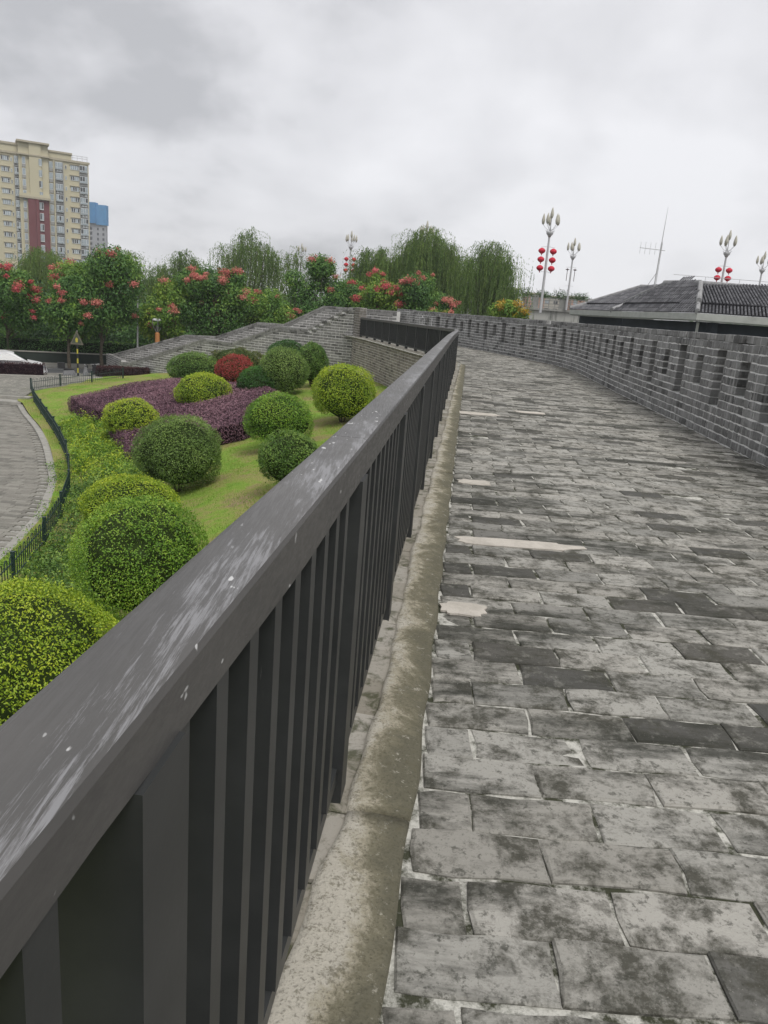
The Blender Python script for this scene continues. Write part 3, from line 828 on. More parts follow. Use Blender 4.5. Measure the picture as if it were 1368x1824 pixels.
# short return of parapet between the end of the railing and the stair, and the far corner of the battlement
ret = thing('parapet_pier', (-2.1, 40.4, 0), 'short brick parapet pier closing the far end of the railing', 'wall')
RP = Path([(-2.02, 39.78), (-2.32, 41.0)]); RB = Bricks('brick', wall_mat('pier_brick', 1.35, .08, .4), wall_shapes(.385, .108, .08, 470), 300)
for c in range(12):
    course(RB, RP, 1, 0, RP.L, .06 + .1195 * c, .108, .385, depth_off=-.01, start=c % 2)
    p_ = Path([(-2.02, 39.78), (-1.66, 39.86)]); course(RB, p_, -1, 0, p_.L, .06 + .1195 * c, .108, .385, depth_off=-.01, start=(c + 1) % 2)
fix_handed(RB); RB.build(ret)
m = MB(); m.add([(x, y, z) for z in (-.1, 1.43) for x, y in ((-2.0, 39.8), (-1.66, 39.88), (-1.96, 41.1), (-2.31, 41.0))], [(3, 2, 1, 0), (4, 5, 6, 7), (0, 1, 5, 4), (1, 2, 6, 5), (2, 3, 7, 6), (3, 0, 4, 7)]); m.build('mortar_core', M_smort, ret)
fw = thing('landing_wall', (0, 43, 0), 'brick parapet closing the landing behind the far end of the railing', 'wall')
FWp = Path([(.86, 42.52), (-.15, 43.38)]); FB = Bricks('brick', M_wall, wall_shapes(.385, .108, .08, 480), 300)
for c in range(13): course(FB, FWp, 1, 0, FWp.L, .05 + .1195 * c, .108, .385, start=c % 2)
fix_handed(FB); FB.build(fw)
m = MB(); strip(FWp, 0, FWp.L, 2, -.36, -.012, -4.2, 1.5, m); m.build('mortar_core', M_wmort, fw)

# ------------------------------------------------------------------ low garden fence
FEN = Path([(-5.7, 5.5), (-6.25, 9.8), (-6.81, 13.46), (-7.26, 15.77), (-7.84, 17.97), (-8.61, 20.27), (-9.47, 22.31), (-10.42, 24.38), (-11.61, 26.67), (-12.69, 28.66), (-13.9, 30.79), (-14.97, 32.62), (-16.45, 35.19), (-18.24, 38.75)])
FEN2 = Path([(-18.24, 38.75), (-17.64, 41.6), (-16.64, 43.9), (-15.91, 45.4)])
def hoop_fence(P, label, npan):
    fe = thing('hoop_fence', (float(P.at(P.L / 2)[0]), float(P.at(P.L / 2)[1]), -4), label, 'fence', 'low hooped fences round the garden')
    sp = list(np.linspace(0, P.L, npan + 1)) if npan else [P.s[i] for i in range(len(P.s))]
    for i, s in enumerate(sp):
        p = P.at(s); z = g(p[0], p[1]); d = P.dir(s); a = math.atan2(d[1], d[0]); M = Matrix.Translation((p[0], p[1], z)) @ Matrix.Rotation(a, 4, 'Z')
        m = MB(); m.box((-.03, -.03, -.1), (.03, .03, .62), M=M); m.box((-.036, -.036, .62), (.036, .036, .635), M=M); m.build('post', M_green_metal, fe)
        if i + 1 < len(sp):
            e_ = sp[i + 1] - s; z2p = P.at(sp[i + 1]); z2 = g(z2p[0], z2p[1]); zz = lambda t: z + (z2 - z) * t
            for nm, h in (('rail', .12), ('rail', .42)):
                q0 = P.at(s + .03); q1 = P.at(s + e_ - .03)
                m = MB(); m.tube([(q0[0], q0[1], zz(0) + h), (q1[0], q1[1], zz(1) + h)], .014, 5); m.build(nm, M_green_metal, fe)
            nb = max(2, int(e_ / .15)); nb += nb % 2 == 0; sp_ = e_ / (nb + 1)
            # bars in pairs joined by a hoop at the top
            for k in range(0, nb, 2):
                t0 = s + sp_ * (k + .75); t1 = s + sp_ * (k + 1.75); pa = P.at(t0); pb = P.at(min(t1, s + e_ - .04)); f = (t0 - s) / e_; z0 = zz(f)
                pts = [(pa[0], pa[1], z0 + .03), (pa[0], pa[1], z0 + .5)]
                for q in (30, 60, 90, 120, 150):
                    u = (1 - math.cos(R(q))) / 2; pts.append((pa[0] + (pb[0] - pa[0]) * u, pa[1] + (pb[1] - pa[1]) * u, z0 + .5 + .075 * math.sin(R(q))))
                pts += [(pb[0], pb[1], z0 + .5), (pb[0], pb[1], z0 + .03)]
                m = MB(); m.tube(pts, .010, 5); m.build('hoop_bar', M_green_metal, fe)
hoop_fence(FEN, 'low dark green hooped fence curving beside the brick path', 0)
hoop_fence(FEN2, 'low dark green hooped fence between the lawn and the plaza', 3)

# ------------------------------------------------------------------ planting
G = lambda *s: list(s)
LM = {
 'fresh': leaf_mat('fresh_leaves', G((.12, (.022, .05, .009)), (.38, (.075, .17, .02)), (.62, (.17, .33, .035)), (.88, (.34, .48, .06)))),
 'yellow': leaf_mat('yellow_green_leaves', G((.12, (.025, .05, .007)), (.36, (.11, .20, .018)), (.58, (.26, .39, .025)), (.85, (.48, .56, .045)))),
 'mid': leaf_mat('mid_green_leaves', G((.15, (.018, .04, .012)), (.42, (.065, .14, .026)), (.66, (.13, .24, .045)), (.9, (.25, .37, .075)))),
 'dull': leaf_mat('dull_green_leaves', G((.15, (.024, .042, .012)), (.42, (.085, .155, .032)), (.66, (.16, .26, .055)), (.9, (.28, .39, .10)))),
 'deep': leaf_mat('deep_green_leaves', G((.15, (.008, .022, .008)), (.45, (.025, .07, .016)), (.7, (.05, .15, .025)), (.92, (.10, .25, .04)))),
 'red': leaf_mat('red_leaves', G((.15, (.03, .04, .015)), (.4, (.10, .07, .03)), (.6, (.26, .04, .035)), (.9, (.42, .07, .06)))),
 'olive': leaf_mat('olive_leaves', G((.15, (.03, .04, .01)), (.45, (.07, .10, .025)), (.7, (.13, .17, .04)), (.92, (.19, .12, .05)))),
 'purple': leaf_mat('purple_leaves', G((.1, (.026, .016, .024)), (.4, (.12, .058, .082)), (.65, (.23, .118, .15)), (.92, (.36, .21, .24))), .55, .1, 3),
 'maroon': leaf_mat('maroon_leaves', G((.1, (.010, .006, .008)), (.4, (.03, .012, .014)), (.65, (.06, .02, .02)), (.92, (.10, .04, .035))), .55, .1),
 'kdark': leaf_mat('tree_leaves', G((.12, (.014, .038, .012)), (.38, (.045, .115, .028)), (.62, (.090, .20, .038)), (.86, (.21, .34, .05))), .55, .2, .5),
 'klight': leaf_mat('light_tree_leaves', G((.12, (.02, .055, .012)), (.38, (.075, .17, .028)), (.62, (.16, .29, .04)), (.88, (.30, .38, .05))), .55, .2, .5),
 'bract': leaf_mat('coral_bracts', G((.1, (.26, .09, .07)), (.4, (.52, .14, .12)), (.7, (.66, .25, .20)), (.95, (.60, .38, .24))), .6, .25, .8),
 'bractred': leaf_mat('crimson_bracts', G((.1, (.27, .05, .055)), (.4, (.55, .09, .10)), (.7, (.66, .17, .17)), (.95, (.50, .22, .16))), .6, .25, .8),
 'ybract': leaf_mat('yellow_bracts', G((.1, (.25, .14, .03)), (.5, (.5, .36, .03)), (.95, (.50, .22, .10))), .6, .25, .8),
 'willow': leaf_mat('willow_leaves', G((.12, (.035, .07, .020)), (.40, (.085, .155, .036)), (.66, (.15, .24, .055)), (.92, (.24, .34, .08))), .6, .25, .35),
 'grass': leaf_mat('grass_blades', G((.1, (.06, .13, .02)), (.45, (.18, .31, .04)), (.7, (.29, .37, .075)), (1, (.40, .35, .15))), .7, .2, .6),
}
M_core = {k: plain(k + '_inside', c, .95, .05, 0, .4, 6) for k, c in dict(green=(.030, .046, .014), purple=(.016, .009, .012), tree=(.010, .018, .008)).items()}  # near-black solid cores: the shade inside the foliage put into their colour
def ellip(c, rad, name, mat, par, seed=0, amp=.05, sub=3):
    r = random.Random(seed); vs = []; fs = []; nu, nv = 20, 12
    ph = [r.uniform(0, 6) for _ in range(4)]
    for j in range(nv + 1):
        th = math.pi * j / nv
        for i in range(nu):
            a = 2 * math.pi * i / nu; k = 1 + amp * (math.sin(3 * a + ph[0] + 2 * th) + math.sin(5 * th + ph[1] + a))
            vs.append((c[0] + rad[0] * k * math.sin(th) * math.cos(a), c[1] + rad[1] * k * math.sin(th) * math.sin(a), c[2] + rad[2] * k * math.cos(th)))
    for j in range(nv):
        for i in range(nu):
            a = j * nu + i; b = j * nu + (i + 1) % nu; fs.append((a, b, b + nu, a + nu))
    m = MB(); m.add(vs, fs); return m.build(name, mat, par, smooth=True)
def lump(N, seed):
    r = np.random.default_rng(seed); k = np.zeros(len(N))
    for i_ in range(10):
        w = r.normal(0, 5.0 if i_ % 2 else 2.4, 3); k += np.sin(N @ w + r.uniform(0, 6.28))
    return k / 9
def bush(name, x, y, w, h, mat, n, ls, label, cat='bush', seed=0, low=-.75, zc=.52, group='clipped ball shrubs on the lawn', lumpy=.05, core='green', asp=.45, top_b=0.18):
    z = g(x, y); b = thing(name, (x, y, z), label, cat, group)
    rad = np.array([w / 2, w / 2, h * .5]); c = np.array([x, y, z + h * zc])
    n = int(n * 1.5); N = norm(rng.normal(0, 1, (int(n * 1.35), 3))); N = N[N[:, 2] > low][:n]
    gap = lump(N * 1.6, seed + 500); N = N[~((gap > .24) & (rng.random(len(N)) < .6))]
    k = lump(N, seed)
    rb = np.random.default_rng(100 + seed); rad = rad * rb.uniform(.95, 1.06, 3)
    for _ in range(5):
        dv = norm(rb.normal(0, 1, 3)); k = k + rb.uniform(-.45, .45) * np.exp(-np.sum((N - dv) ** 2, 1) / .35)
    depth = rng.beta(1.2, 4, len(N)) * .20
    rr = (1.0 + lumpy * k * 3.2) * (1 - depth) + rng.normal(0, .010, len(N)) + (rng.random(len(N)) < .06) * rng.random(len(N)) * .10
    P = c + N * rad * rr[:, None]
    # sprigs: little stars of leaves share a tint, tint rises towards the top; deeper leaves darkened, shade held in the tint
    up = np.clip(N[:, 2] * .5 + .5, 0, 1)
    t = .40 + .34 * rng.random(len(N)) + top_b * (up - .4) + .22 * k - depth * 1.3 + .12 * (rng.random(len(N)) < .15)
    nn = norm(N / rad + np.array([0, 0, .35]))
    V = leaves(P, nn, ls * rng.uniform(.7, 1.25, len(N)), asp, .75)
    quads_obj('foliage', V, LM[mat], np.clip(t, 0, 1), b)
    ellip(c, rad * .84, 'shade_core', M_core[core], b, seed, .02)
    m = MB()
    for i in range(5):
        a = i * 1.26 + seed; m.tube([(x + .04 * math.cos(a), y + .04 * math.sin(a), z - .05), (x + .12 * math.cos(a) * w, y + .12 * math.sin(a) * w, z + h * .3), (x + .2 * math.cos(a) * w, y + .2 * math.sin(a) * w, z + h * .5)], [.028, .02, .012], 5)
    m.build('trunk', M_bark, b)
    return b
bush('round_shrub', -3.50, 7.0, 1.88, 1.68, 'yellow', 20000, .034, 'bright lime green round shrub at the left edge just below the handrail', seed=1, top_b=.1)
bush('round_shrub', -3.23, 9.95, 1.80, 1.72, 'fresh', 20000, .034, 'large fresh green ball shrub directly behind the lime shrub nearest the camera', seed=2, lumpy=.04)
bush('round_shrub', -5.26, 15.4, 2.02, 1.30, 'yellow', 12000, .042, 'low yellow green shrub partly hidden behind the large ball shrub beside the handrail', seed=3)
bush('round_shrub', -5.26, 18.9, 2.10, 1.92, 'dull', 15000, .045, 'tall dull green ball shrub in front of the purple hedge, standing over dry lawn', seed=4, lumpy=.06)
bush('round_shrub', -2.10, 16.3, 1.38, 1.25, 'mid', 8000, .045, 'small dark green dome shrub touching the handrail in the lower middle of the lawn', seed=5)
bush('round_shrub', -3.21, 21.9, 1.90, 1.58, 'fresh', 10000, .05, 'green dome shrub at the right front corner of the purple hedge', seed=6)
bush('round_shrub', -1.57, 24.6, 1.96, 1.80, 'yellow', 11000, .05, 'large yellowish ball shrub nearest the railing, alone on bright lawn', seed=7, lumpy=.05)
bush('round_shrub', -8.94, 26.3, 1.80, 1.48, 'yellow', 8500, .055, 'small yellow green ball shrub at the left front edge of the purple hedge', seed=8)
bush('round_shrub', -7.41, 30.1, 2.10, 1.48, 'yellow', 8500, .06, 'light green dome shrub rising out of the middle of the purple hedge', seed=9)
bush('round_shrub', -9.70, 37.7, 2.50, 1.55, 'mid', 8500, .07, 'wide mid green dome shrub at the back of the purple hedge near the stair wall', seed=10)
bush('round_shrub', -5.43, 31.4, 1.80, 1.30, 'deep', 7500, .06, 'vivid emerald dome shrub behind the right end of the purple hedge', seed=11)
bush('round_shrub', -4.52, 31.8, 2.08, 1.95, 'dull', 9500, .06, 'tall dull green ball shrub in the middle of the far shrub cluster', seed=12)
bush('round_shrub', -3.60, 33.9, 1.45, 1.92, 'mid', 7500, .06, 'upright green ball shrub in front of the inner corner of the brick walls', seed=13)
bush('round_shrub', -5.60, 40.2, 2.05, 1.75, 'deep', 6000, .07, 'small dark green dome shrub closest to the staircase wall at the back', seed=14)
bush('red_shrub', -7.09, 34.6, 1.68, 1.55, 'red', 7000, .07, 'round shrub with crimson red tips standing before the brick stair wall', 'bush', seed=15, group='other shrubs', lumpy=.08, top_b=.45)
bush('mixed_shrub', -8.1, 39.6, 2.9, 1.55, 'olive', 8000, .09, 'loose olive and bronze shrub spreading behind the red shrub', 'bush', seed=16, group='other shrubs', lumpy=.12)

def inside(poly, P):
    x, y = P[:, 0], P[:, 1]; r = np.zeros(len(P), bool); n = len(poly)
    for i in range(n):
        (x1, y1), (x2, y2) = poly[i], poly[(i + 1) % n]
        c = ((y1 > y) != (y2 > y)) & (x < (x2 - x1) * (y - y1) / (y2 - y1 + 1e-12) + x1); r ^= c
    return r
gv = np.vectorize(g)
def hedge(name, poly, h, mat, n_top, n_side, ls, label, cat, core, ground=None, wave=.012, group=None):
    P = np.array(poly); c = P.mean(0); gz = (lambda x, y: ground + 0 * x) if ground is not None else gv
    b = thing(name, (c[0], c[1], float(gz(c[0], c[1]))), label, cat, group)
    lo, hi = P.min(0), P.max(0); Q = rng.uniform(lo, hi, (int(n_top * 3), 2)); Q = Q[inside(poly, Q)][:n_top]
    wv = wave * (np.sin(Q[:, 0] * 2.3 + Q[:, 1]) + np.sin(Q[:, 1] * 3.1 - Q[:, 0]))
    T = np.column_stack([Q, gz(Q[:, 0], Q[:, 1]) + h + wv + rng.normal(0, .018, len(Q))])
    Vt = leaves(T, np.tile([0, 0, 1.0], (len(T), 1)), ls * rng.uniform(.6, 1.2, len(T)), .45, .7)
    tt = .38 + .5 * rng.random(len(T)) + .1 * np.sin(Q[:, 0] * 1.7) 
    S = []; SNn = []
    per = np.roll(P, -1, 0) - P; Ls = np.linalg.norm(per, axis=1)
    area = 0.5 * np.sum(P[:, 0] * np.roll(P[:, 1], -1) - np.roll(P[:, 0], -1) * P[:, 1]); sg = 1 if area > 0 else -1
    for i in range(len(P)):
        k = int(n_side * Ls[i] / Ls.sum()); u = rng.random(k)[:, None]; q = P[i] + per[i] * u; nrm = np.array([per[i][1], -per[i][0]]) / Ls[i] * sg
        zz = rng.random(k) ** .9; bulge = .06 * np.sin(zz * 3.14)
        q = q + nrm * (bulge[:, None] + rng.normal(0, .02, (k, 1)))
        S.append(np.column_stack([q, gz(q[:, 0], q[:, 1]) + .04 + zz * (h - .02)])); SNn.append(np.tile([nrm[0], nrm[1], .35], (k, 1)))
    S = np.concatenate(S); SNn = np.concatenate(SNn)
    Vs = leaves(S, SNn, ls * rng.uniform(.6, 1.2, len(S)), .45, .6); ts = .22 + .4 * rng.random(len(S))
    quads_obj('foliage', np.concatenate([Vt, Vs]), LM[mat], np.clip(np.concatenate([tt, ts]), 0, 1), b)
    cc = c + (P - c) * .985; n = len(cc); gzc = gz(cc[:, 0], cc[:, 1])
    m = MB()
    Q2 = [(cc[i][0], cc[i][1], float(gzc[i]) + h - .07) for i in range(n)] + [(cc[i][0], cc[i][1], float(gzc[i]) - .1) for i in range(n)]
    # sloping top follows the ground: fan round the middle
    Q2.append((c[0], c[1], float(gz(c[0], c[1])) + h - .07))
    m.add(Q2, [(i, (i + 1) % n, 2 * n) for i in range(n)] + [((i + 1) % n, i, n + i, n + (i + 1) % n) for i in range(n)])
    m.build('shade_core', M_core[core], b); return b
hedge('purple_hedge', [(-13.9, 33.0), (-12.5, 31.0), (-11.0, 29.4), (-9.4, 25.9), (-8.5, 24.4), (-7.7, 22.4), (-6.9, 21.6), (-5.9, 22.9), (-5.4, 23.9), (-4.6, 24.1), (-3.9, 25.2), (-4.0, 28.2), (-5.4, 31.4), (-8.4, 34.6), (-10.6, 36.6), (-12.2, 36.0)],
      .62, 'purple', 62000, 22000, .060, 'wide low purple leaved hedge clipped flat across the sloping lawn', 'hedge', 'purple')
# ground cover between fence and hedge
def cover(name, n_cl, ymin, ymax, umin, umax, mat, hgt, ls, nl, desc):
    Ps = []; Ns = []; Ts = []
    for _ in range(n_cl):
        y = random.uniform(ymin, ymax); xf = itp(y, YF, XF); u = random.uniform(umin, umax); x = xf + u
        r = random.uniform(.15, .38); hh = hgt * random.uniform(.5, 1.25); t0 = random.uniform(-.12, .2)
        n = int(nl * random.uniform(.7, 1.3)); N = norm(rng.normal(0, 1, (n, 3))); N[:, 2] = abs(N[:, 2])
        rad = rng.uniform(.45, 1.08, n)[:, None]
        Ps.append(np.array([x, y, g(x, y)]) + N * np.array([r, r, hh]) * rad); Ns.append(N); Ts.append(.12 + t0 + .3 * rng.random(n) + .2 * N[:, 2] + .9 * (rad[:, 0] - .7))  # deeper leaves tinted darker, painting the shade in the clump's gaps
    P = np.concatenate(Ps); N = np.concatenate(Ns); V = leaves(P, norm(N + np.array([0, 0, .5])), ls * rng.uniform(.6, 1.3, len(P)), .42, .8)
    o = quads_obj(name, V, LM[mat], np.clip(np.concatenate(Ts), 0, 1)); tag(o, desc, 'ground cover', kind='stuff'); return o
cover('ground_cover', 260, 20.5, 30.5, .25, 3.3, 'fresh', .5, .075, 95, 'green ground cover shrubs mixed among the yellow ones beside the purple hedge')
cover('ground_cover', 230, 20.5, 30.5, .25, 3.3, 'yellow', .5, .075, 95, 'mass of yellow green ground cover shrubs between the hooped fence and the purple hedge')
cover('ground_cover', 330, 9.5, 21.5, .2, 2.4, 'mid', .5, .07, 95, 'darker green ground cover shrubs inside the curve of the hooped fence')
cover('ground_cover', 120, 11, 22, .2, 2.4, 'yellow', .42, .055, 70, 'scattered yellow green shoots among the darker ground cover')
cover('verge_weeds', 130, 14, 24, -.5, .1, 'fresh', .14, .05, 40, 'strip of weeds between the hooped fence and the kerb')
# grass blades on the lawn and the verge
def blades(n, hgt, sel, wd):
    y = rng.uniform(5, 46, n); xf = np.interp(y, YF, XF); xw = np.interp(y, WY, WX)
    x0 = np.where(y < 35.4, np.interp(y, KERB.p[:, 1], KERB.p[:, 0]) + .05, xf - .6); x = x0 + rng.random(n) * (xw - x0)
    k = sel(x, y, xf); x, y = x[k], y[k]; z = gv(x, y); n = len(x)
    a = rng.uniform(0, 6.28, n); w = np.column_stack([np.cos(a), np.sin(a), 0 * a]) * wd
    P = np.column_stack([x, y, z - .005]); T = P + np.column_stack([rng.normal(0, .02, n), rng.normal(0, .02, n), hgt * rng.uniform(.5, 1.3, n)])
    pat = .5 + .25 * np.sin(x * .9 + 1.7 * np.sin(y * .5)) + .2 * np.sin(y * 1.3 + x)
    return np.stack([P - w, P + w, T], 1), np.clip(.25 + .3 * rng.random(n) + .35 * pat, 0, 1)
V, t = blades(150000, .05, lambda x, y, xf: (x > xf + .1) & (np.dot(np.column_stack([x, y]) - S0, SN) < -.1), .006)
o = quads_obj('grass', V, LM['grass'], t, nv=3); tag(o, 'short grass blades of the sloping lawn', 'grass', kind='stuff')
V, t = blades(200000, .08, lambda x, y, xf: (x < xf + .15), .006)
o = quads_obj('verge_grass', V, LM['grass'], t, nv=3); tag(o, 'longer grass on the verge under the hooped fence', 'grass', kind='stuff')

# ------------------------------------------------------------------ trees
def limb_pts(a, b, bend=.15):
    a, b = np.array(a, float), np.array(b, float); mid = (a + b) / 2 + rng.normal(0, bend, 3) * np.linalg.norm(b - a) * .5; return [tuple(a), tuple(mid), tuple(b)]
def tree(name, x, y, w, ztop, zbot, mat, bract, nbr, label, n=13000, zg=-4.2, ls=.17, seed=0, lobes=13, group='flowering trees beyond the staircase and road', trunk=.11):
    r = random.Random(seed); tr = thing(name, (x, y, zg), label, 'tree', group)
    n = int(n * 1.45); ls = ls * 1.12
    H = ztop - zbot; C = np.array([x, y, (ztop + zbot) / 2]); P = []; N = []; D = []
    Lb = [(C + np.array([0, 0, -H * .06]), np.array([w * .36, w * .34, H * .34]))]
    for i in range(lobes):
        a = 6.283 * i / lobes * 2.4 + r.uniform(-.4, .4); e_ = r.uniform(-.55, 1.0); cr_ = math.cos(e_ * 1.2)
        rr = r.uniform(.52, .82)
        c = C + np.array([math.cos(a) * w * .5 * rr * cr_, math.sin(a) * w * .42 * rr * cr_, e_ * H * .38])
        q = w * r.uniform(.13, .22); Lb.append((c, np.array([q, q, q * r.uniform(.7, 1.0)])))
    tot = sum(l[1][0] ** 2 for l in Lb)
    for c, rad in Lb:
        k = int(n * rad[0] ** 2 / tot); nn = norm(rng.normal(0, 1, (k, 3))); m_ = rng.uniform(.55, 1.12, k)
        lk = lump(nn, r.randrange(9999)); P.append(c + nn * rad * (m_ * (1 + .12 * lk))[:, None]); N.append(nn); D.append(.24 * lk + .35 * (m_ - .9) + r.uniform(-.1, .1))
    P = np.concatenate(P); N = np.concatenate(N); D = np.concatenate(D)
    k = P[:, 2] > zbot - .2; P, N, D = P[k], N[k], D[k]
    V = leaves(P, norm(N + np.array([0, 0, .5])), ls * rng.uniform(.6, 1.3, len(P)), .45, .6, .25)
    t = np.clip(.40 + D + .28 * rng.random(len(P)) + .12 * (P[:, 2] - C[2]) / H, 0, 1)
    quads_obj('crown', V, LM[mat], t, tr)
    m = MB(); top = C + np.array([0, 0, -H * .1])
    m.tube([(x, y, zg - .1), (x + r.uniform(-.1, .1), y, (zg + zbot) / 2), (x, y, zbot), tuple(top)], [trunk * 1.25, trunk, trunk * .9, trunk * .4], 8)
    for c, rad in Lb[1:]:
        f = r.uniform(0, .6); s0 = (x, y, zbot - .4 + f * H * .4)
        m.tube(limb_pts(s0, tuple(c)), [trunk * .45, trunk * .3, trunk * .12], 5)
    m.build('trunk', M_bark, tr)
    if nbr:
        for i in range(nbr):
            c, rad = Lb[r.randrange(1, len(Lb))]; d = np.array([r.uniform(-1, 1), r.uniform(-1, .1), r.uniform(-.1, 1.0)]); d /= np.linalg.norm(d)
            pc = c + d * rad * 1.1; q = r.uniform(.2, .5); kk = int(110 * q / .3); nn = norm(rng.normal(0, 1, (kk, 3))); t0 = .2 + r.uniform(-.15, .25)
            Pb = pc + nn * np.array([q, q * .8, q * .65]) * (rng.random(kk) ** .4)[:, None] * rng.uniform(.5, 1.25, kk)[:, None]
            quads_obj('bract_cluster', leaves(Pb, norm(nn + np.array([0, -.3, .5])), .11 * rng.uniform(.6, 1.3, kk), .75, .6), LM[bract], np.clip(t0 + .5 * rng.random(kk), 0, 1), tr)
    return tr
tree('flowering_tree', -27.9, 56, 5.6, 2.5, -2.6, 'kdark', 'bractred', 34, 'leftmost golden rain tree with crimson seed clusters beside the white car', seed=1)
tree('flowering_tree', -24.2, 60, 5.0, 3.2, -2.4, 'klight', 'bract', 10, 'pale green tree with few coral clusters left of the warning sign', seed=2)
tree('flowering_tree', -20.6, 54.6, 6.4, 3.9, -2.2, 'kdark', 'bract', 16, 'tall dense green tree rising over the warning sign in front of the blue wrapped tower', seed=3, n=17000)
tree('flowering_tree', -22.2, 52.9, 3.6, .9, -2.4, 'kdark', 'bract', 5, 'smaller dark tree with low crown above the motor scooters', seed=4, n=8000)
tree('flowering_tree', -17.3, 58, 4.6, 2.4, -2.6, 'klight', 'bract', 12, 'light green tree with sparse coral clusters behind the bowl lamp', seed=5)
tree('flowering_tree', -13.6, 58.5, 5.9, 4.3, -2.4, 'kdark', 'bract', 40, 'round dark tree crowned with coral red clusters above the first stair landing', seed=6, n=17000)
tree('flowering_tree', -10.2, 62, 5.4, 3.4, -2.4, 'klight', 'bract', 5, 'plain light green bushy tree behind the second stair landing', seed=7)
tree('flowering_tree', -7.0, 64, 5.6, 5.3, -2.2, 'kdark', 'bract', 8, 'dark green tree with pointed top above the upper stair flight', seed=8, n=15000)
tree('flowering_tree', -4.2, 66, 4.6, 4.0, -2.0, 'kdark', 'bractred', 9, 'dark tree with a few red clusters left of the widest flowering tree', seed=9)
tree('flowering_tree', -1.4, 61, 4.9, 4.5, -1.5, 'klight', 'bractred', 34, 'broad tree full of crimson and pink clusters above the corner of the battlement', seed=10, n=15000)
tree('flowering_tree', 1.6, 60, 5.0, 4.1, -1.5, 'kdark', 'bract', 30, 'broad tree with coral clusters in front of the big willow', seed=11, n=15000)
tree('flowering_tree', 3.2, 58, 2.6, 2.2, -1.5, 'klight', 'bract', 14, 'small tree with peach clusters just above the loophole wall', seed=12, n=6000)
tree('flowering_tree', 6.9, 52, 2.9, 3.0, -1.2, 'klight', 'ybract', 11, 'small yellow flowering tree left of the concrete bridge', seed=13, n=8000)

def willow(x, y, w, ztop, zlow, label, n_str, seed=0, sparse=0.0, zg=-4.2, bare=.25, depth=.7, leafk=1.0):
    r = np.random.default_rng(seed); tr = thing('willow_tree', (x, y, zg), label, 'tree', 'weeping willows behind the flowering trees')
    P = []; A = []; T = []; m = MB(); H = ztop - zlow
    nh = max(8, int(w * 2.2)); n_str = int(n_str * 1.3); heads = []
    for i in range(nh):
        hx = x + (i + .5 - nh / 2) / nh * w * .88 + r.normal(0, .2); hy = y + r.normal(0, w * depth * .2); u = abs(hx - x) / (w / 2)
        heads.append((hx, hy, ztop - H * .42 * u ** 2.2 - abs(r.normal(0, H * .07))))
    for hx, hy, hz in heads:
        m.tube(limb_pts((x, y, zlow + H * .1), (hx, hy, hz - .3), .12), [.09, .05, .015], 5)
    tw = MB()
    for k in range(n_str):
        hx, hy, hz = heads[r.integers(nh)]; a = r.uniform(0, 6.28); rd = abs(r.normal(0, 1.0)) + .1
        L = r.uniform(.35, 1.0) * (hz - zlow) * (1.0 if r.random() > sparse else .5)
        drop0 = r.uniform(0, .22) * (hz - zlow)
        n = int(L / .07); s = np.arange(n) * .07
        rise = .35 * np.sin(np.clip(s / 1.2, 0, 1) * 3.14) * (r.random() < .6)
        out_ = rd * np.minimum(1, s / .8) ** .6 + .03 * s
        sway = .12 * np.sin(s * 1.3 + a * 3)
        px = hx + math.cos(a) * out_ + sway; py = hy + math.sin(a) * out_ * .8; pz = hz - drop0 - np.maximum(0, s - .35) + rise
        pts = np.column_stack([px, py, pz])
        if k % 5 == 0 and n > 6:
            tw.tube([tuple(p) for p in pts[::8]], .006, 3, False)
        keep = r.random(n) < (.62 if pz[0] > ztop - H * bare else .95) * leafk
        P.append(pts[keep]); T.append(np.full(keep.sum(), .25 + .45 * r.random()) + r.normal(0, .06, keep.sum()))
    P = np.concatenate(P); T = np.concatenate(T); n = len(P); a = r.uniform(0, 6.28, n)
    d = norm(np.column_stack([np.cos(a) * .28, np.sin(a) * .28, -np.ones(n)])); sz = r.uniform(.12, .22, n)[:, None]
    b = r.uniform(0, 6.28, n); wv = np.column_stack([np.cos(b), np.sin(b), np.zeros(n)]) * .028
    P = P + r.normal(0, .02, (n, 3))
    V = np.stack([P, P + d * sz * .4 + wv, P + d * sz, P + d * sz * .4 - wv], 1)
    quads_obj('crown', V, LM['willow'], np.clip(T + .08, 0, 1), tr)
    m.tube([(x, y, zg - .1), (x + .1, y, zlow), (x, y, zlow + H * .4)], [.28, .24, .14], 8); m.build('trunk', M_bark, tr)
    tw.build('twigs', M_bark, tr); return tr
willow(-38.5, 86, 7.2, 4.9, -2, 'rounded pale willow in front of the cream apartment tower', 750, 1, bare=0)
willow(-27.5, 80, 5.0, 5.3, -2, 'willow with thin top behind the tree over the warning sign', 520, 2, .4)
willow(-22.3, 82, 6.0, 5.6, -2, 'pale feathery willow left of the coral crowned tree', 650, 3, .3)
willow(-16.0, 84, 7.4, 8.4, -1.5, 'tall wispy willow rising behind the coral crowned tree', 760, 4, .3, bare=.45)
willow(-11.6, 86, 3.6, 7.2, -1, 'thin half bare willow left of the pointed dark tree', 260, 5, .5, bare=.6, leafk=.6)
willow(-3.0, 80, 5.2, 7.6, -1, 'left part of the big willow group behind the red clusters', 900, 6, .2)
willow(2.4, 80, 7.6, 9.5, -1, 'highest willow of the group, hiding a street lamp', 1900, 7, .2)
willow(8.2, 78, 5.6, 8.6, -1, 'right hand willow whose long strands hang against the sky', 900, 8, .25, bare=.2)
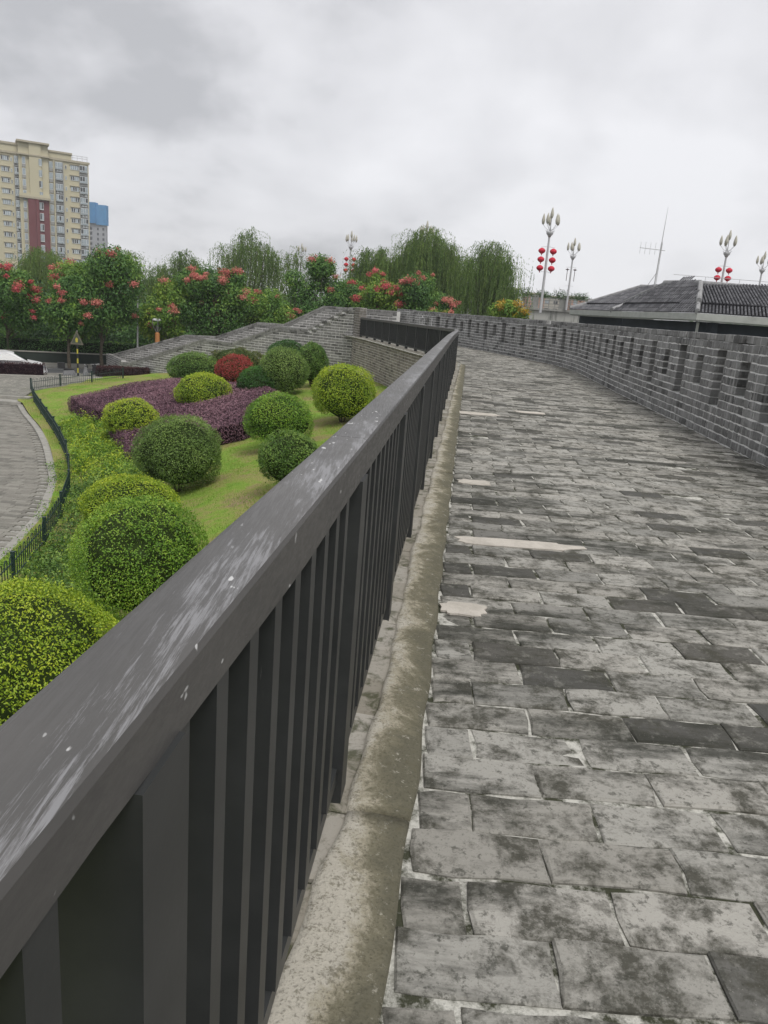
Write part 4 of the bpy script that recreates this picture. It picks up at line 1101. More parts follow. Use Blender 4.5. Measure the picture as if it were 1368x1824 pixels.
# dark belt of shrubs under the trees, and the clipped hedge behind the road
def belt(name, x0, x1, y0, y1, z0, z1, n, ls, mat, desc):
    u = rng.random(n); x = x0 + (x1 - x0) * u; y = y0 + (y1 - y0) * u + rng.normal(0, 1.2, n)
    hz = z1 + .5 * np.sin(x * .9) + .35 * np.sin(x * 2.3); z = z0 + (hz - z0) * rng.random(n) ** .8
    P = np.column_stack([x, y, z]); V = leaves(P, np.tile([0, -.6, .6], (n, 1)), ls * rng.uniform(.6, 1.3, n), .5, .8)
    o = quads_obj(name, V, LM[mat], np.clip(.12 + .4 * rng.random(n) + .15 * np.sin(x * 1.3 + z), 0, 1)); tag(o, desc, 'undergrowth', kind='stuff')
belt('undergrowth', -55, 14, 66, 74, -4.2, .9, 60000, .32, 'kdark', 'dark mass of undergrowth filling the space below the trees')
belt('undergrowth', -46, -4, 60.5, 66, -4.2, -1.2, 36000, .25, 'kdark', 'shaded bushes behind the clipped hedge')
q = [R0 + RD * a + RN * b for a, b in ((-30, 13.2), (26, 13.2), (26, 15.0), (-30, 15.0))]
hedge('clipped_hedge', [tuple(p) for p in q], 1.55, 'kdark', 16000, 30000, .14, 'long dark green hedge clipped square behind the far pavement', 'hedge', 'tree', ground=-4.16, wave=.03)
lw = [R0 + RD * a + RN * b for a, b in ((-30, 12.3), (26, 12.3), (26, 12.5), (-30, 12.5))]
m = MB(); m.add([(p[0], p[1], z) for z in (-4.16, -3.45) for p in lw], [(3, 2, 1, 0), (4, 5, 6, 7), (0, 1, 5, 4), (1, 2, 6, 5), (2, 3, 7, 6), (3, 0, 4, 7)]); m2 = None
lwo = m.build('low_wall', plain('low_wall_paint', (.035, .045, .038), .8)); tag(lwo, 'long low wall with pale coping along the far pavement', 'wall')
m = MB(); m.add([(p[0] + dx_ * RN[0], p[1] + dx_ * RN[1], z) for z in (-3.448, -3.38) for p, dx_ in zip(lw, (-.05, -.05, .05, .05))], [(3, 2, 1, 0), (4, 5, 6, 7), (0, 1, 5, 4), (1, 2, 6, 5), (2, 3, 7, 6), (3, 0, 4, 7)]); m.build('coping', M_kerb, lwo)

# ------------------------------------------------------------------ street things at the plaza edge
def rect_hedge(s0, s1, n0, n1, h, label, seed):
    q = [R0 + RD * a + RN * b for a, b in ((s0, n0), (s1, n0), (s1, n1), (s0, n1))]
    hedge('box_hedge', [tuple(p) for p in q], h, 'maroon', 2500, 3500, .09, label, 'hedge', 'purple', ground=-4.2, wave=.02, group='maroon box hedges beside the road')
rect_hedge(-7, 2.35, .3, 1.1, 1.02, 'dark maroon box hedge in front of the white car', 1)
rect_hedge(5.3, 8.3, .6, 1.2, .95, 'dark maroon box hedge between the scooters and the stair wall', 2)
# car (drawn with x forward, y across)
def car():
    p = R0 + RD * .35 + RN * 3.6; c = thing('parked_car', (p[0], p[1], -4.27), 'white hatchback with sloping bonnet parked behind the maroon hedge', 'car', None, math.atan2(RD[1], RD[0]))
    M = c.matrix_basis.copy() if False else Matrix.Translation(c.location) @ Matrix.Rotation(c.rotation_euler[2], 4, 'Z')
    c.matrix_basis = M
    side = [(-2.1, .32), (-2.15, .75), (-2.05, .98), (-1.75, 1.38), (-1.2, 1.5), (-.1, 1.52), (.35, 1.44), (1.15, .99), (1.9, .85), (2.15, .68), (2.22, .45), (2.15, .25), (1.8, .22), (-1.9, .22)]
    mb = MB(); n = len(side); ws = []
    for x, z in side: ws.append(.62 if z > 1.2 else (.84 if z > .9 else .88))
    vs = [tuple(M @ Vector((x, -w_, z))) for (x, z), w_ in zip(side, ws)] + [tuple(M @ Vector((x, w_, z))) for (x, z), w_ in zip(side, ws)]
    mb.add(vs, [tuple(range(n)), tuple(reversed(range(n, 2 * n)))] + [((i + 1) % n, i, n + i, n + (i + 1) % n) for i in range(n)])
    body = mb.build('body', M_white, c)
    glass = plain('dark_glass', (.03, .035, .04), .08, .6)
    mb = MB(); mb.add([tuple(M @ Vector(v)) for v in ((.40, -.60, 1.43), (.40, .60, 1.43), (1.12, .80, 1.02), (1.12, -.80, 1.02))], [(0, 3, 2, 1)]); w = mb.build('windscreen', glass, c); w.location = (0, 0, .012)
    for sgn in (-1, 1):
        mb = MB(); pts = [(-1.6, 1.33, .655), (-1.15, 1.42, .65), (.28, 1.38, .655), (.95, 1.03, .85), (-1.75, 1.03, .85)]
        mb.add([tuple(M @ Vector((x, sgn * (w_ + .012), z))) for x, z, w_ in pts], [tuple(range(5)) if sgn < 0 else tuple(reversed(range(5)))]); mb.build('side_window', glass, c)
        for x in (-1.35, 1.4):
            mb = MB(); mb.tube([tuple(M @ Vector((x, sgn * .70, .32))), tuple(M @ Vector((x, sgn * .895, .32)))], .32, 16); wh = mb.build('wheel', M_black, c)
            mb = MB(); mb.tube([tuple(M @ Vector((x, sgn * .89, .32))), tuple(M @ Vector((x, sgn * .905, .32)))], .2, 12); mb.build('rim', M_grey_metal, wh)
        mb = MB(); mb.box((1.72, min(sgn * .62, sgn * .885), .62), (2.13, max(sgn * .62, sgn * .885), .76), M=M); mb.build('headlight', plain('lamp_glass', (.25, .26, .28), .1, .6), c)
        mb = MB(); mb.box((.75, min(sgn * .84, sgn * 1.02), .98), (.95, max(sgn * .84, sgn * 1.02), 1.1), M=M); mb.build('wing_mirror', M_white, c)
    mb = MB(); mb.box((2.14, -.5, .33), (2.235, .5, .5), M=M); mb.build('grille', M_black, c)
car()
def scooter(s, nn, label, col, rot=.3, box=True):
    p = R0 + RD * s + RN * nn; ang = math.atan2(RD[1], RD[0]) + rot
    c = thing('motor_scooter', (p[0], p[1], -4.2), label, 'motor scooter', 'scooters parked by the plaza edge', ang)
    M = Matrix.Translation(c.location) @ Matrix.Rotation(ang, 4, 'Z'); c.matrix_basis = M
    T = lambda *a: tuple(M @ Vector(a))
    for x in (-.6, .62):
        m = MB(); pr = [(T(x + .2 * math.cos(a), 0, .23 + .2 * math.sin(a))) for a in np.linspace(0, 2 * math.pi, 15)]; m.tube(pr, .05, 6, False); w = m.build('wheel', M_black, c)
        m = MB(); m.tube([T(x, -.04, .23), T(x, .04, .23)], .12, 10); m.build('hub', M_grey_metal, w)
    m = MB(); m.prism([(-.8, .42), (-.75, .68), (-.2, .72), (-.05, .4), (.3, .3), (.42, .9), (.52, .95), (.6, .45), (.3, .18), (-.3, .2)], -.13, .13, M=M); m.build('body', col, c)
    m = MB(); m.prism([(-.78, .69), (-.7, .80), (-.3, .79), (-.15, .73)], -.13, .13, M=M); m.build('seat', M_black, c)
    m = MB(); m.tube([T(.62, 0, .25), T(.5, 0, 1.0)], .03, 6); m.tube([T(.46, -.33, 1.04), T(.5, 0, 1.0), T(.46, .33, 1.04)], .018, 6); m.build('handlebar', M_grey_metal, c)
    m = MB(); m.prism([(.45, .9), (.50, 1.08), (.62, 1.0), (.6, .85)], -.1, .1, M=M); m.build('headlight', M_black, c)
    if box:
        m = MB(); m.box((-1.08, -.2, .82), (-.7, .2, 1.14), M=M); m.build('top_box', M_black, c)
scooter(4.15, .85, 'dark scooter with black top box parked right of the warning sign', plain('silver_plastic', (.22, .22, .23), .4, .4), .1)
scooter(5.5, 1.3, 'black scooter parked close to the maroon box hedge', M_black, 2.2, False)
# striped warning sign
def sign():
    x, y, z = -18.95, 46.35, -3.9; s = thing('warning_sign', (x, y, z), 'triangular warning sign on a black and yellow striped pole at the plaza edge', 'sign')
    M_y = plain('sign_yellow', (.45, .40, .06), .6); 
    for k in range(7):
        m = MB(); m.tube([(x, y, z + k * .28), (x, y, z + (k + 1) * .28 - .001)], .045, 10); m.build('pole_band', M_black if k % 2 == 0 else M_y, s)
    m = MB(); m.tube([(x, y, z + 1.96), (x, y, z + 2.75)], .03, 8); m.build('pole', M_grey_metal, s)
    z0, z1, w = z + 1.93, z + 2.76, .40
    m = MB(); m.prism([(x - w, z0), (x + w, z0), (x, z1)], y - .06, y - .045); p = m.build('plate', plain('sign_border', (.13, .12, .09), .6), s)
    m = MB(); m.prism([(x - w * .72, z0 + .09), (x + w * .72, z0 + .09), (x, z1 - .17)], y - .066, y - .0605); m.build('plate_face', plain('sign_face', (.07, .085, .06), .6), p)
    m = MB(); m.prism([(x - .06, z0 + .14), (x + .06, z0 + .14), (x + .08, z0 + .33), (x, z0 + .42), (x - .08, z0 + .33)], y - .072, y - .0665); m.build('symbol', M_y, p)
sign()
def bowl_lamp():
    x, y, z = -17.25, 56.4, -4.2; l = thing('bowl_lamp', (x, y, z), 'short park lamp with orange post and pale bowl shaped head behind the stair parapet', 'street lamp')
    zh = -1.4
    m = MB(); m.lathe((x, y, z), [(.17, 0), (.17, zh - z - .1), (.10, zh - z)], 12); m.build('post', plain('orange_wood', (.50, .22, .08), .6), l)
    m = MB()
    for k in range(4):
        a = k * math.pi / 2 + .4; m.tube([(x + .06 * math.cos(a), y + .06 * math.sin(a), zh), (x + .25 * math.cos(a), y + .25 * math.sin(a), zh + .3), (x + .34 * math.cos(a), y + .34 * math.sin(a), zh + .62), (x + .33 * math.cos(a), y + .33 * math.sin(a), zh + .8)], .022, 6)
    m.build('bracket', M_grey_metal, l)
    m = MB(); m.lathe((x, y, zh + .8), [(.36, 0), (.37, .05), (.30, .13), (.12, .17), (.0, .18)], 16); m.build('lamp_shade', M_white, l, smooth=True)
    m = MB(); m.lathe((x, y, zh + .05), [(.03, 0), (.13, .1), (.16, .4), (.1, .7)], 12); m.build('lamp_glass', plain('smoky_glass', (.2, .2, .19), .2, .5), l, smooth=True)
bowl_lamp()
pl = thing('camera_pole', (-18.9, 57, -4.2), 'thin plain grey metal pole standing in front of the trees', 'pole')
m = MB(); m.tube([(-18.9, 57, -4.2), (-18.85, 57, 1.15)], [.07, .05], 8); m.build('pole', M_grey_metal, pl)

# ------------------------------------------------------------------ bridge with balustrade, lamps
M_conc = MT('stained_concrete', .9, .15)
_p = M_conc.pos((1.2, 1.2, .12)); _f = M_conc.noise(_p, 1.6, 7, .75); _c = M_conc.mix(M_conc.ramp(_f, [(.5, 0), (.64, .9)]), (.42, .42, .39), (.09, .095, .085)); M_conc.color(_c); M_conc = M_conc.m
M_bal = plain('balustrade_stone', (.30, .30, .28), .9, .1, 0, .2, 2)
br = thing('concrete_bridge', (16, 92, 0), 'stained concrete bridge with stone balustrade behind the battlement', 'bridge')
BA, BBn = np.array([6.0, 103.5]), np.array([31.0, 97.5]); bd = norm(BBn - BA); bnv = np.array([-bd[1], bd[0]]); BL = float(np.linalg.norm(BBn - BA))
def bbox(mb, s0, s1, n0, n1, z0, z1):
    q = [BA + bd * a + bnv * b for a, b in ((s0, n0), (s1, n0), (s1, n1), (s0, n1))]
    mb.add([(p[0], p[1], z) for z in (z0, z1) for p in q], [(3, 2, 1, 0), (4, 5, 6, 7), (0, 1, 5, 4), (1, 2, 6, 5), (2, 3, 7, 6), (3, 0, 4, 7)])
m = MB(); bbox(m, 0, BL, 0, 14, 1.62, 2.75); m.build('deck', M_conc, br)
m = MB(); bbox(m, 0, BL, -.25, 0, 2.75, 3.0); m.build('edge_beam', M_bal, br)
m = MB(); bbox(m, 0, BL, -.12, .02, 1.45, 1.62); m.build('soffit_lip', M_bal, br)
m = MB(); bbox(m, 0, BL, 1.5, 12, -4.3, 1.5); m.build('pier', plain('dark_underside', (.045, .05, .052), .9), br)
k = 0; s = .6
while s < BL - 1:
    m = MB(); bbox(m, s, s + .85, -.2, .1, 3.0, 4.55); m.build('pedestal', M_bal, br)
    for h in (3.2, 3.55, 3.95, 4.25):
        m = MB(); bbox(m, s + .85, s + 3.4, -.08, .0, h, h + .09); m.build('railing_bar', M_bal, br)
    for u in (1.35, 2.1, 2.85):
        m = MB(); bbox(m, s + u, s + u + .12, -.1, .03, 3.0, 4.34); m.build('baluster', M_bal, br)
    s += 3.4; k += 1
def planter_shrub(x, y, z, r, seed, mat='olive'):
    b = thing('planter_shrub', (x, y, z), None, None); n = 700
    N = norm(rng.normal(0, 1, (n, 3))); N[:, 2] = abs(N[:, 2]) * 1.1 - .1
    P = np.array([x, y, z + .25]) + N * r * rng.uniform(.4, 1.15, n)[:, None] * np.array([1.25, 1, .8])
    quads_obj('foliage', leaves(P, N, .2 * rng.uniform(.6, 1.3, n), .4, .9), LM['kdark'], np.clip(.1 + .4 * rng.random(n), 0, 1), b)
    m = MB()
    for i in range(6):
        a = random.uniform(0, 6.28); m.tube([(x, y, z), (x + math.cos(a) * r * .9, y + math.sin(a) * r * .5, z + .3 + random.uniform(.5, 1.1) * r)], [.03, .01], 4)
    m.build('stem', M_bark, b); return b
words = ['leftmost', 'second', 'third', 'fourth', 'fifth', 'sixth', 'seventh']
for i in range(7):
    s = 2.6 + i * 2.35; p = BA + bd * s + bnv * .5; b = planter_shrub(p[0], p[1], 4.1, 1.0 + .2 * (i % 2), i)
    tag(b, words[i] + ' of the dark shrubs growing along the bridge balustrade, counted from the left', 'shrub', 'shrubs along the bridge balustrade')
# bridge lamps: white post, bud crown, four cone bulbs, optional red lanterns
M_post = plain('lamp_post_paint', (.46, .46, .47), .5, .4, 0, .05); M_bulb = plain('bulb_cover', (.46, .44, .37), .5, .3, 0, .15)
M_lant = plain('red_lantern_cloth', (.55, .02, .045), .6, .3, 0, .12)
def bridge_lamp(x, y, z0, label, lantern, rz=0, top=11.55):
    l = thing('bridge_lamp', (x, y, z0), label, 'street lamp', 'flame bulb lamps on the bridge'); h = top - z0
    c = top - 2.35
    m = MB(); m.tube([(x, y, z0), (x, y, z0 + h * .3), (x, y, c)], [.14, .12, .09], 12); m.build('post', M_post, l)
    m = MB(); m.lathe((x, y, c - .25), [(.12, 0), (.17, .12), (.31, .28), (.33, .42), (.27, .50), (.12, .52)], 14)
    for k in range(8):
        a = k * math.pi / 4; m.tube([(x + .28 * math.cos(a), y + .28 * math.sin(a), c + .15), (x + .43 * math.cos(a), y + .43 * math.sin(a), c + .36)], [.035, .008], 5)
    m.build('crown', M_post, l, smooth=True)
    bulb = [(.02, 0), (.10, .06), (.155, .28), (.15, .45), (.10, .72), (.04, .92), (.0, .98)]
    m = MB(); m.tube([(x, y, c + .2), (x, y, c + .75)], [.09, .04], 8); m.tube([(x, y, c + .7), (x, y, c + 1.4)], [.04, .04], 6); st_ = m.build('stem', M_post, l)
    m = MB(); m.lathe((x, y, c + 1.37), bulb, 10); m.build('bulb', M_bulb, l, smooth=True)
    for k in range(5):
        a = k * 2 * math.pi / 5 + rz; r_ = .72
        ca, sa = math.cos(a), math.sin(a)
        m = MB(); m.tube([(x, y, c + .3), (x + .35 * ca, y + .35 * sa, c + .45), (x + r_ * ca, y + r_ * sa, c + .85)], .022, 5); m.build('arm', M_post, l)
        m = MB(); m.lathe((x + r_ * ca, y + r_ * sa, c + .82), bulb, 10); m.build('bulb', M_bulb, l, smooth=True)
    if lantern:
        zt = c - 1.15
        for zz, w_ in ((zt, .62), (zt - 2.2, .5)):
            m = MB(); m.tube([(x - w_, y, zz), (x, y, zz + .08), (x + w_, y, zz)], .018, 5); m.build('lantern_bracket', M_post, l)
        for sx_ in (-1, 1):
            if lantern == 2:
                m = MB(); m.lathe((x + sx_ * .46, y, zt - .35), [(0.02, 0), (.28, .1), (.02, .2)], 8); m.tube([(x + sx_ * .46, y, zt - .1), (x + sx_ * .46, y, zt - 1.6)], .04, 5)
                ob = m.build('bare_lantern_frame', plain('dark_red_frame', (.10, .06, .06), .7), l); continue
            for q in range(3):
                zc = zt - .32 - q * .76; xx = x + sx_ * .53
                m = MB(); m.lathe((xx, y, zc), [(.05, -.28), (.14, -.24), (.29, -.12), (.335, 0), (.29, .12), (.14, .23), (.05, .26)], 12)
                m.lathe((xx, y, zc - .42), [(.015, 0), (.05, .05), (.03, .2)], 6)
                ln = m.build('lantern', M_lant, None, smooth=True); ln.name = 'red_lantern'
                exec_after.append((ln, l))
bridge_lamp(13.19, 75.2, 2.2, 'nearest flame bulb lamp with six red lanterns, left of the aerial', 1, .3)
bridge_lamp(20.62, 99.5, 3.0, 'lamp without red lanterns, only bare dark frames, in the middle distance', 2, .3)
bridge_lamp(31.9, 81.0, 2.0, 'flame bulb lamp with six red lanterns rising behind the tiled roof', 1, .3)
bridge_lamp(-7.48, 112.8, 2.0, 'distant lamp with red lanterns left of the big willow', 1, .3)
bridge_lamp(2.37, 93.4, 2.0, 'lamp whose bulbs peep out above the highest willow', 0, .3)
bridge_lamp(-18.2, 143.4, 2.0, 'farthest lamp, bulbs just above the dark pointed tree', 0, .3)
bridge_lamp(43.0, 97.6, 2.0, 'lamp cut off by the right edge of the picture', 0, .3)
LW = ['upper left', 'middle left', 'lower left', 'upper right', 'middle right', 'lower right']
LN = {13.19: 'the nearest lamp, left of the aerial', 31.9: 'the lamp behind the tiled roof', -7.48: 'the distant lamp left of the big willow'}
for i, (ln, l) in enumerate(exec_after):
    tag(ln, 'red lantern hanging ' + LW[i % 6] + ' on ' + LN[round(l.location.x, 2)], 'lantern', 'red lanterns on the bridge lamps')

# ------------------------------------------------------------------ tiled roof building
hb = thing('tiled_roof_building', (17, 42, -4), 'low dark building with grey tiled hip roofs and pale eaves behind the battlement', 'building')
def tile_mat():
    m = MT('roof_tile', .75, .3); r = m.rnd(); f = m.noise(m.pos(), 5, 6, .7)
    c = m.ramp(r, [(0, (.075, .075, .082)), (.5, (.115, .115, .123)), (1, (.18, .18, .19))]); c = m.mix(m.ramp(f, [(.52, 0), (.7, .6)]), c, (.06, .06, .06)); m.color(c); return m.m
M_tile = tile_mat(); M_bed = plain('roof_bed', (.022, .022, .025), .9); M_ridge2 = plain('ridge_mortar', (.27, .27, .27), .9, .1, 0, .25, 4)
TB = Bricks('roof_tile', M_tile, {'t': [None]}, 300)
def tile_shape(seed):
    vs = []; fs = []; K = 5
    for j, (x, dz) in enumerate(((0, .02), (1, 0))):
        for k in range(K):
            a = math.pi * k / (K - 1); vs.append((math.cos(a) * .048, x * .28, math.sin(a) * .055 + dz))
    for k in range(K - 1): fs.append((k + 1, k, k + K, k + K + 1))
    fs.append(tuple(range(K)))
    return np.array(vs), fs
TB.sh = {'t': [tile_shape(0)]}
beds = MB()
def roof_face(e0, e1, r0, r1, pitch=.155, lift=0.0):
    """eave e0-e1, ridge r0-r1 (3D)"""
    e0, e1, r0, r1 = [np.array(p, float) for p in (e0, e1, r0, r1)]
    beds.add([tuple(e0), tuple(e1), tuple(r1), tuple(r0)], [(0, 1, 2, 3)])
    u = norm(e1 - e0); nrm = np.cross(e1 - e0, r0 - e0); nrm = norm(nrm); nrm = nrm * (1 if nrm[2] > 0 else -1); v = norm(np.cross(nrm, u)); v = v * (1 if v[2] > 0 else -1)
    Pp = [((p - e0) @ u, (p - e0) @ v) for p in (e0, e1, r1, r0)]
    lo = min(p[0] for p in Pp); hi = max(p[0] for p in Pp); a = lo + pitch / 2
    while a < hi:
        ys_ = []
        for i in range(4):
            (x1, y1), (x2, y2) = Pp[i], Pp[(i + 1) % 4]
            if (x1 <= a < x2) or (x2 <= a < x1): ys_.append(y1 + (y2 - y1) * (a - x1) / (x2 - x1))
        if len(ys_) >= 2:
            b = min(ys_)
            while b < max(ys_) - .1:
                o_ = e0 + u * a + v * b + nrm * (.01 + lift)
                uu = u if np.dot(np.cross(u, v), nrm) > 0 else -u
                TB.put(frame(o_, uu, v, nrm), 't'); b += .27
        a += pitch
zE, zM, zR = 2.4, 3.05, 3.95
E1, E2, E3, E4 = (13.8, 37.25), (24.5, 33.4), (13.1, 49.6), (11.76, 55.5)
def lerp3(a, b, t, za, zb): return (a[0] + (b[0] - a[0]) * t, a[1] + (b[1] - a[1]) * t, za + (zb - za) * t)
RA, RBq, RC = (15.65, 42.5), (28.5, 42.8), (14.65, 45.2)
RD1, RD2 = (16.4, 55.6), (17.6, 54.6)
t_ = .26
zL, zU = 2.80, 2.90
# lower eave tier, then the upper roof a step higher
roof_face((*E1, zE), (*E2, zE), lerp3(E1, RA, t_, zL, zL), lerp3(E2, RBq, t_, zL, zL))
roof_face((*E3, zE), (*E1, zE), lerp3(E3, RC, t_, zL, zL), lerp3(E1, RA, t_, zL, zL), pitch=.30)
roof_face(lerp3(E1, RA, t_ - .03, zU, zU), lerp3(E2, RBq, t_ - .03, zU, zU), (*RA, zR), (*RBq, zR))
roof_face(lerp3(E3, RC, t_ - .03, zU, zU), lerp3(E1, RA, t_ - .03, zU, zU), (*RC, zR), (*RA, zR), pitch=.30)
roof_face((*E4, zE), (*E3, zE), lerp3(E4, RD1, t_, zL, zL), lerp3(E3, RD2, t_, zL, zL), pitch=.30)
roof_face(lerp3(E4, RD1, t_ - .03, zU, zU), lerp3(E3, RD2, t_ - .03, zU, zU), (*RD1, 4.2), (*RD2, 4.2), pitch=.30)
for a_, ra, b_, rb in ((E1, RA, E2, RBq), (E3, RC, E1, RA), (E4, RD1, E3, RD2)):
    p0 = lerp3(a_, ra, t_ - .028, 2.72, 2.72); p1 = lerp3(b_, rb, t_ - .028, 2.72, 2.72)
    beds.add([p0, p1, (p1[0], p1[1], zU + .01), (p0[0], p0[1], zU + .01)], [(0, 1, 2, 3)])
beds.build('roof_bed', M_bed, hb)
TB.build(hb, (14, 36, 1))
def ridge_cap(a, b, r=.11, h=.1, name='ridge'):
    m = MB(); m.tube([(a[0], a[1], a[2] + h), (b[0], b[1], b[2] + h)], r, 8); m.tube([(a[0], a[1], a[2] + h * .2), (b[0], b[1], b[2] + h * .2)], r * 1.15, 6); m.build(name, M_ridge2, hb)
ridge_cap((*RA, zR), (*RBq, zR)); ridge_cap((*RA, zR), (*RC, zR), .15); ridge_cap((*E1, zE), lerp3(E1, RA, t_, zL, zL), .10); ridge_cap(lerp3(E1, RA, t_ - .03, zU, zU), (*RA, zR), .13)
ridge_cap((*RC, zR), lerp3(E3, RC, t_, zU, zU), .07); ridge_cap((*E4, zE), lerp3(E4, RD1, t_, zL, zL), .12); ridge_cap(lerp3(E4, RD1, t_, zU, zU), (*RD1, 4.2), .09); ridge_cap((*RD1, 4.2), (*RD2, 4.2), .12)
ridge_cap((*E3, zE), lerp3(E3, RD2, t_, zL, zL), .13)
def fascia(a, b, z0, z1, name, mat, inset=0.0, th=.2):
    a, b = np.array(a), np.array(b); d = norm(b - a); n = np.array([d[1], -d[0]]); n = n if n @ (np.array([0, 0]) - a) > 0 else -n
    q = [a - n * inset, b - n * inset, b - n * (inset + th), a - n * (inset + th)]
    m = MB(); m.add([(p[0], p[1], z) for z in (z0, z1) for p in q], [(3, 2, 1, 0), (4, 5, 6, 7), (0, 1, 5, 4), (1, 2, 6, 5), (2, 3, 7, 6), (3, 0, 4, 7)]); return m.build(name, mat, hb)
M_fas = plain('eave_plaster', (.40, .41, .38), .85, .1, 0, .12, 2); M_dw = plain('dark_wall', (.035, .042, .05), .8, .2, 0, .2, 1)
for a, b in ((E1, E2), (E3, E1), (E4, E3)):
    fascia(a, b, zE - .32, zE - .01, 'fascia', M_fas); fascia(a, b, zE - .38, zE - .322, 'fascia', M_fas, .09, .2)
    fascia(a, b, -4.2, zE - .38, 'wall', M_dw, .8, .3)
# window frames of the near side
def win(a, b, t0, t1, z0, z1):
    a, b = np.array(a), np.array(b); p0 = a + (b - a) * t0; p1 = a + (b - a) * t1
    fr = fascia(tuple(p0), tuple(p1), z0, z1, 'window', plain('window_frame', (.33, .34, .32), .7), .74, .05)
    return fr
w1 = win(E1, E2, .035, .13, 0.2, 1.50); w2 = win(E1, E2, .17, .36, .2, 1.52); w3 = win(E3, E1, .05, .85, .9, 1.28); w4 = win(E1, E2, .40, .6, .2, 1.45)
for a, b, t0, t1, z0, z1 in ((E1, E2, .045, .083, .3, 1.42), (E1, E2, .09, .122, .3, 1.42), (E1, E2, .18, .26, .3, 1.35), (E1, E2, .268, .35, .3, 1.35), (E1, E2, .41, .5, .3, 1.38)):
    A, B = np.array(a), np.array(b); fascia(tuple(A + (B - A) * t0), tuple(A + (B - A) * t1), z0, z1, 'pane', plain('dark_pane', (.03, .04, .045), .15, .5), .725, .03)
fascia(tuple(np.array(E1) + (np.array(E2) - np.array(E1)) * .005), tuple(np.array(E1) + (np.array(E2) - np.array(E1)) * .016), -4, zE - .42, 'column', M_fas, .6, .15)
m = MB()
for k in range(7):
    a = (15.9 + k * 1.8, 42.6); m.tube([(a[0], a[1], zR), (a[0], a[1], zR + .42)], .012, 4)
m.tube([(14.2, 42.6, zR + .42), (28.5, 42.8, zR + .40)], .012, 4); m.build('lightning_rail', M_grey_metal, hb)
# aerial
x, y, z = 16.9, 54.2, 3.9; an = thing('aerial', (x, y, z), 'tall thin radio aerial with side antenna standing on the tiled roof', 'antenna')
zt = 9.3
m = MB(); m.tube([(x, y, z), (x + .05, y, z + 3.0)], .034, 6); m.tube([(x + .09, y, z + .2), (x + .11, y, z + 3.2)], .018, 6); m.build('mast', M_grey_metal, an)
m = MB(); m.tube([(x + .05, y, z + 2.9), (x + .1, y, zt)], [.03, .008], 6); m.build('whip', M_grey_metal, an)
m = MB(); zb = z + 2.75; m.tube([(x + .35, y, zb - .05), (x - 1.35, y, zb + .02)], .02, 5); bo = m.build('boom', M_grey_metal, an)
for k in range(5):
    xx = x - 1.3 + k * .33; m = MB(); m.tube([(xx, y, zb - .36), (xx, y, zb + .4)], .01, 4); m.build('element', M_grey_metal, bo)
m = MB(); m.tube([(x, y, z + .1), (x - .5, y, z - .05), (x - .7, y - .2, z - .25)], .035, 5); m.tube([(x, y, z + 1.2), (x - .4, y, z + .5), (x - .45, y, z)], .012, 4); m.build('stay', M_black, an)

# ------------------------------------------------------------------ distant buildings
M_cream = plain('cream_render', (.50, .46, .33), .9, .1, 0, .05, .1); M_red = plain('red_render', (.17, .065, .070), .9, .1, 0, .08, .1)
M_wing = plain('pale_window_glass', (.30, .35, .38), .25, .5, 0, .25, .4); M_wfr = plain('white_frame', (.58, .60, .60), .6); M_dark = plain('window_dark', (.05, .055, .06), .3, .5)
M_corn = plain('cornice', (.40, .36, .27), .9)
tw = thing('apartment_tower', (-110, 245, -4), 'cream apartment tower with dark red central panel and bay windows', 'building')
# facade frame: origin at the right hand corner, u runs left along the facade, w outwards
TO = np.array([-97.4, 250.0]); tu = norm(np.array([-27.5, -15.5])); twn = np.array([tu[1], -tu[0]]); twn = twn if twn[1] < 0 else -twn
def fb(mb, u0, u1, w0, w1, z0, z1):
    q = [TO + tu * a + twn * b for a, b in ((u0, w0), (u1, w0), (u1, w1), (u0, w1))]
    mb.add([(p[0], p[1], z) for z in (z0, z1) for p in q], [(3, 2, 1, 0), (4, 5, 6, 7), (0, 1, 5, 4), (1, 2, 6, 5), (2, 3, 7, 6), (3, 0, 4, 7)])
def tb(name, mat, *a, par=None):
    m = MB(); fb(m, *a); return m.build(name, mat, par or tw)
FH = 3.0; ZT = 38.2
ZT = 37.0; ZB = 40.3
tb('wall', M_cream, 0, 45, -14, 0, -4, ZT)
tb('wall', M_cream, 11.4, 19.4, 0, 1.6, -4, ZB)            # projecting central bay
tb('wall', M_cream, 13.4, 16.6, 1.6, 2.2, 25.5, ZB)
tb('red_panel', M_red, 11.5, 12.9, 1.6, 1.75, -4, 24.6)
tb('red_panel', M_red, 12.9, 14.4, 1.6, 1.63, -4, 24.6)
tb('red_panel', M_red, 14.4, 17.3, 1.6, 2.45, -4, 24.6)
tb('red_panel', M_red, 14.4, 15.2, 2.45, 2.9, -4, 24.6)
tb('cornice', M_corn, 11.2, 19.6, 1.4, 2.6, 24.7, 25.3); tb('cornice', M_cream, 11.2, 19.6, 1.4, 2.5, 25.3, 26.0)
tb('cornice', M_corn, 11.1, 19.8, -2, 2.7, ZB - .5, ZB); tb('cornice', M_corn, 11.1, 19.8, -2, 2.4, 36.4, 36.8)
tb('attic', M_cream, 4.8, 11.4, -10, .2, ZT, 38.8); tb('cornice', M_corn, 4.6, 11.6, -10, .5, 38.5, 39.0)
tb('attic', M_cream, 19.4, 45, -10, .2, ZT, 39.2); tb('cornice', M_corn, 19.4, 45.5, -10, .5, 38.9, 39.5)
tb('cornice', M_corn, -.3, 45, -.2, .4, 36.5, 37.1)
for z in (37.9, 38.5): tb('roof_rail', M_grey_metal, .2, 4.6, -.3, -.2, z, z + .1)
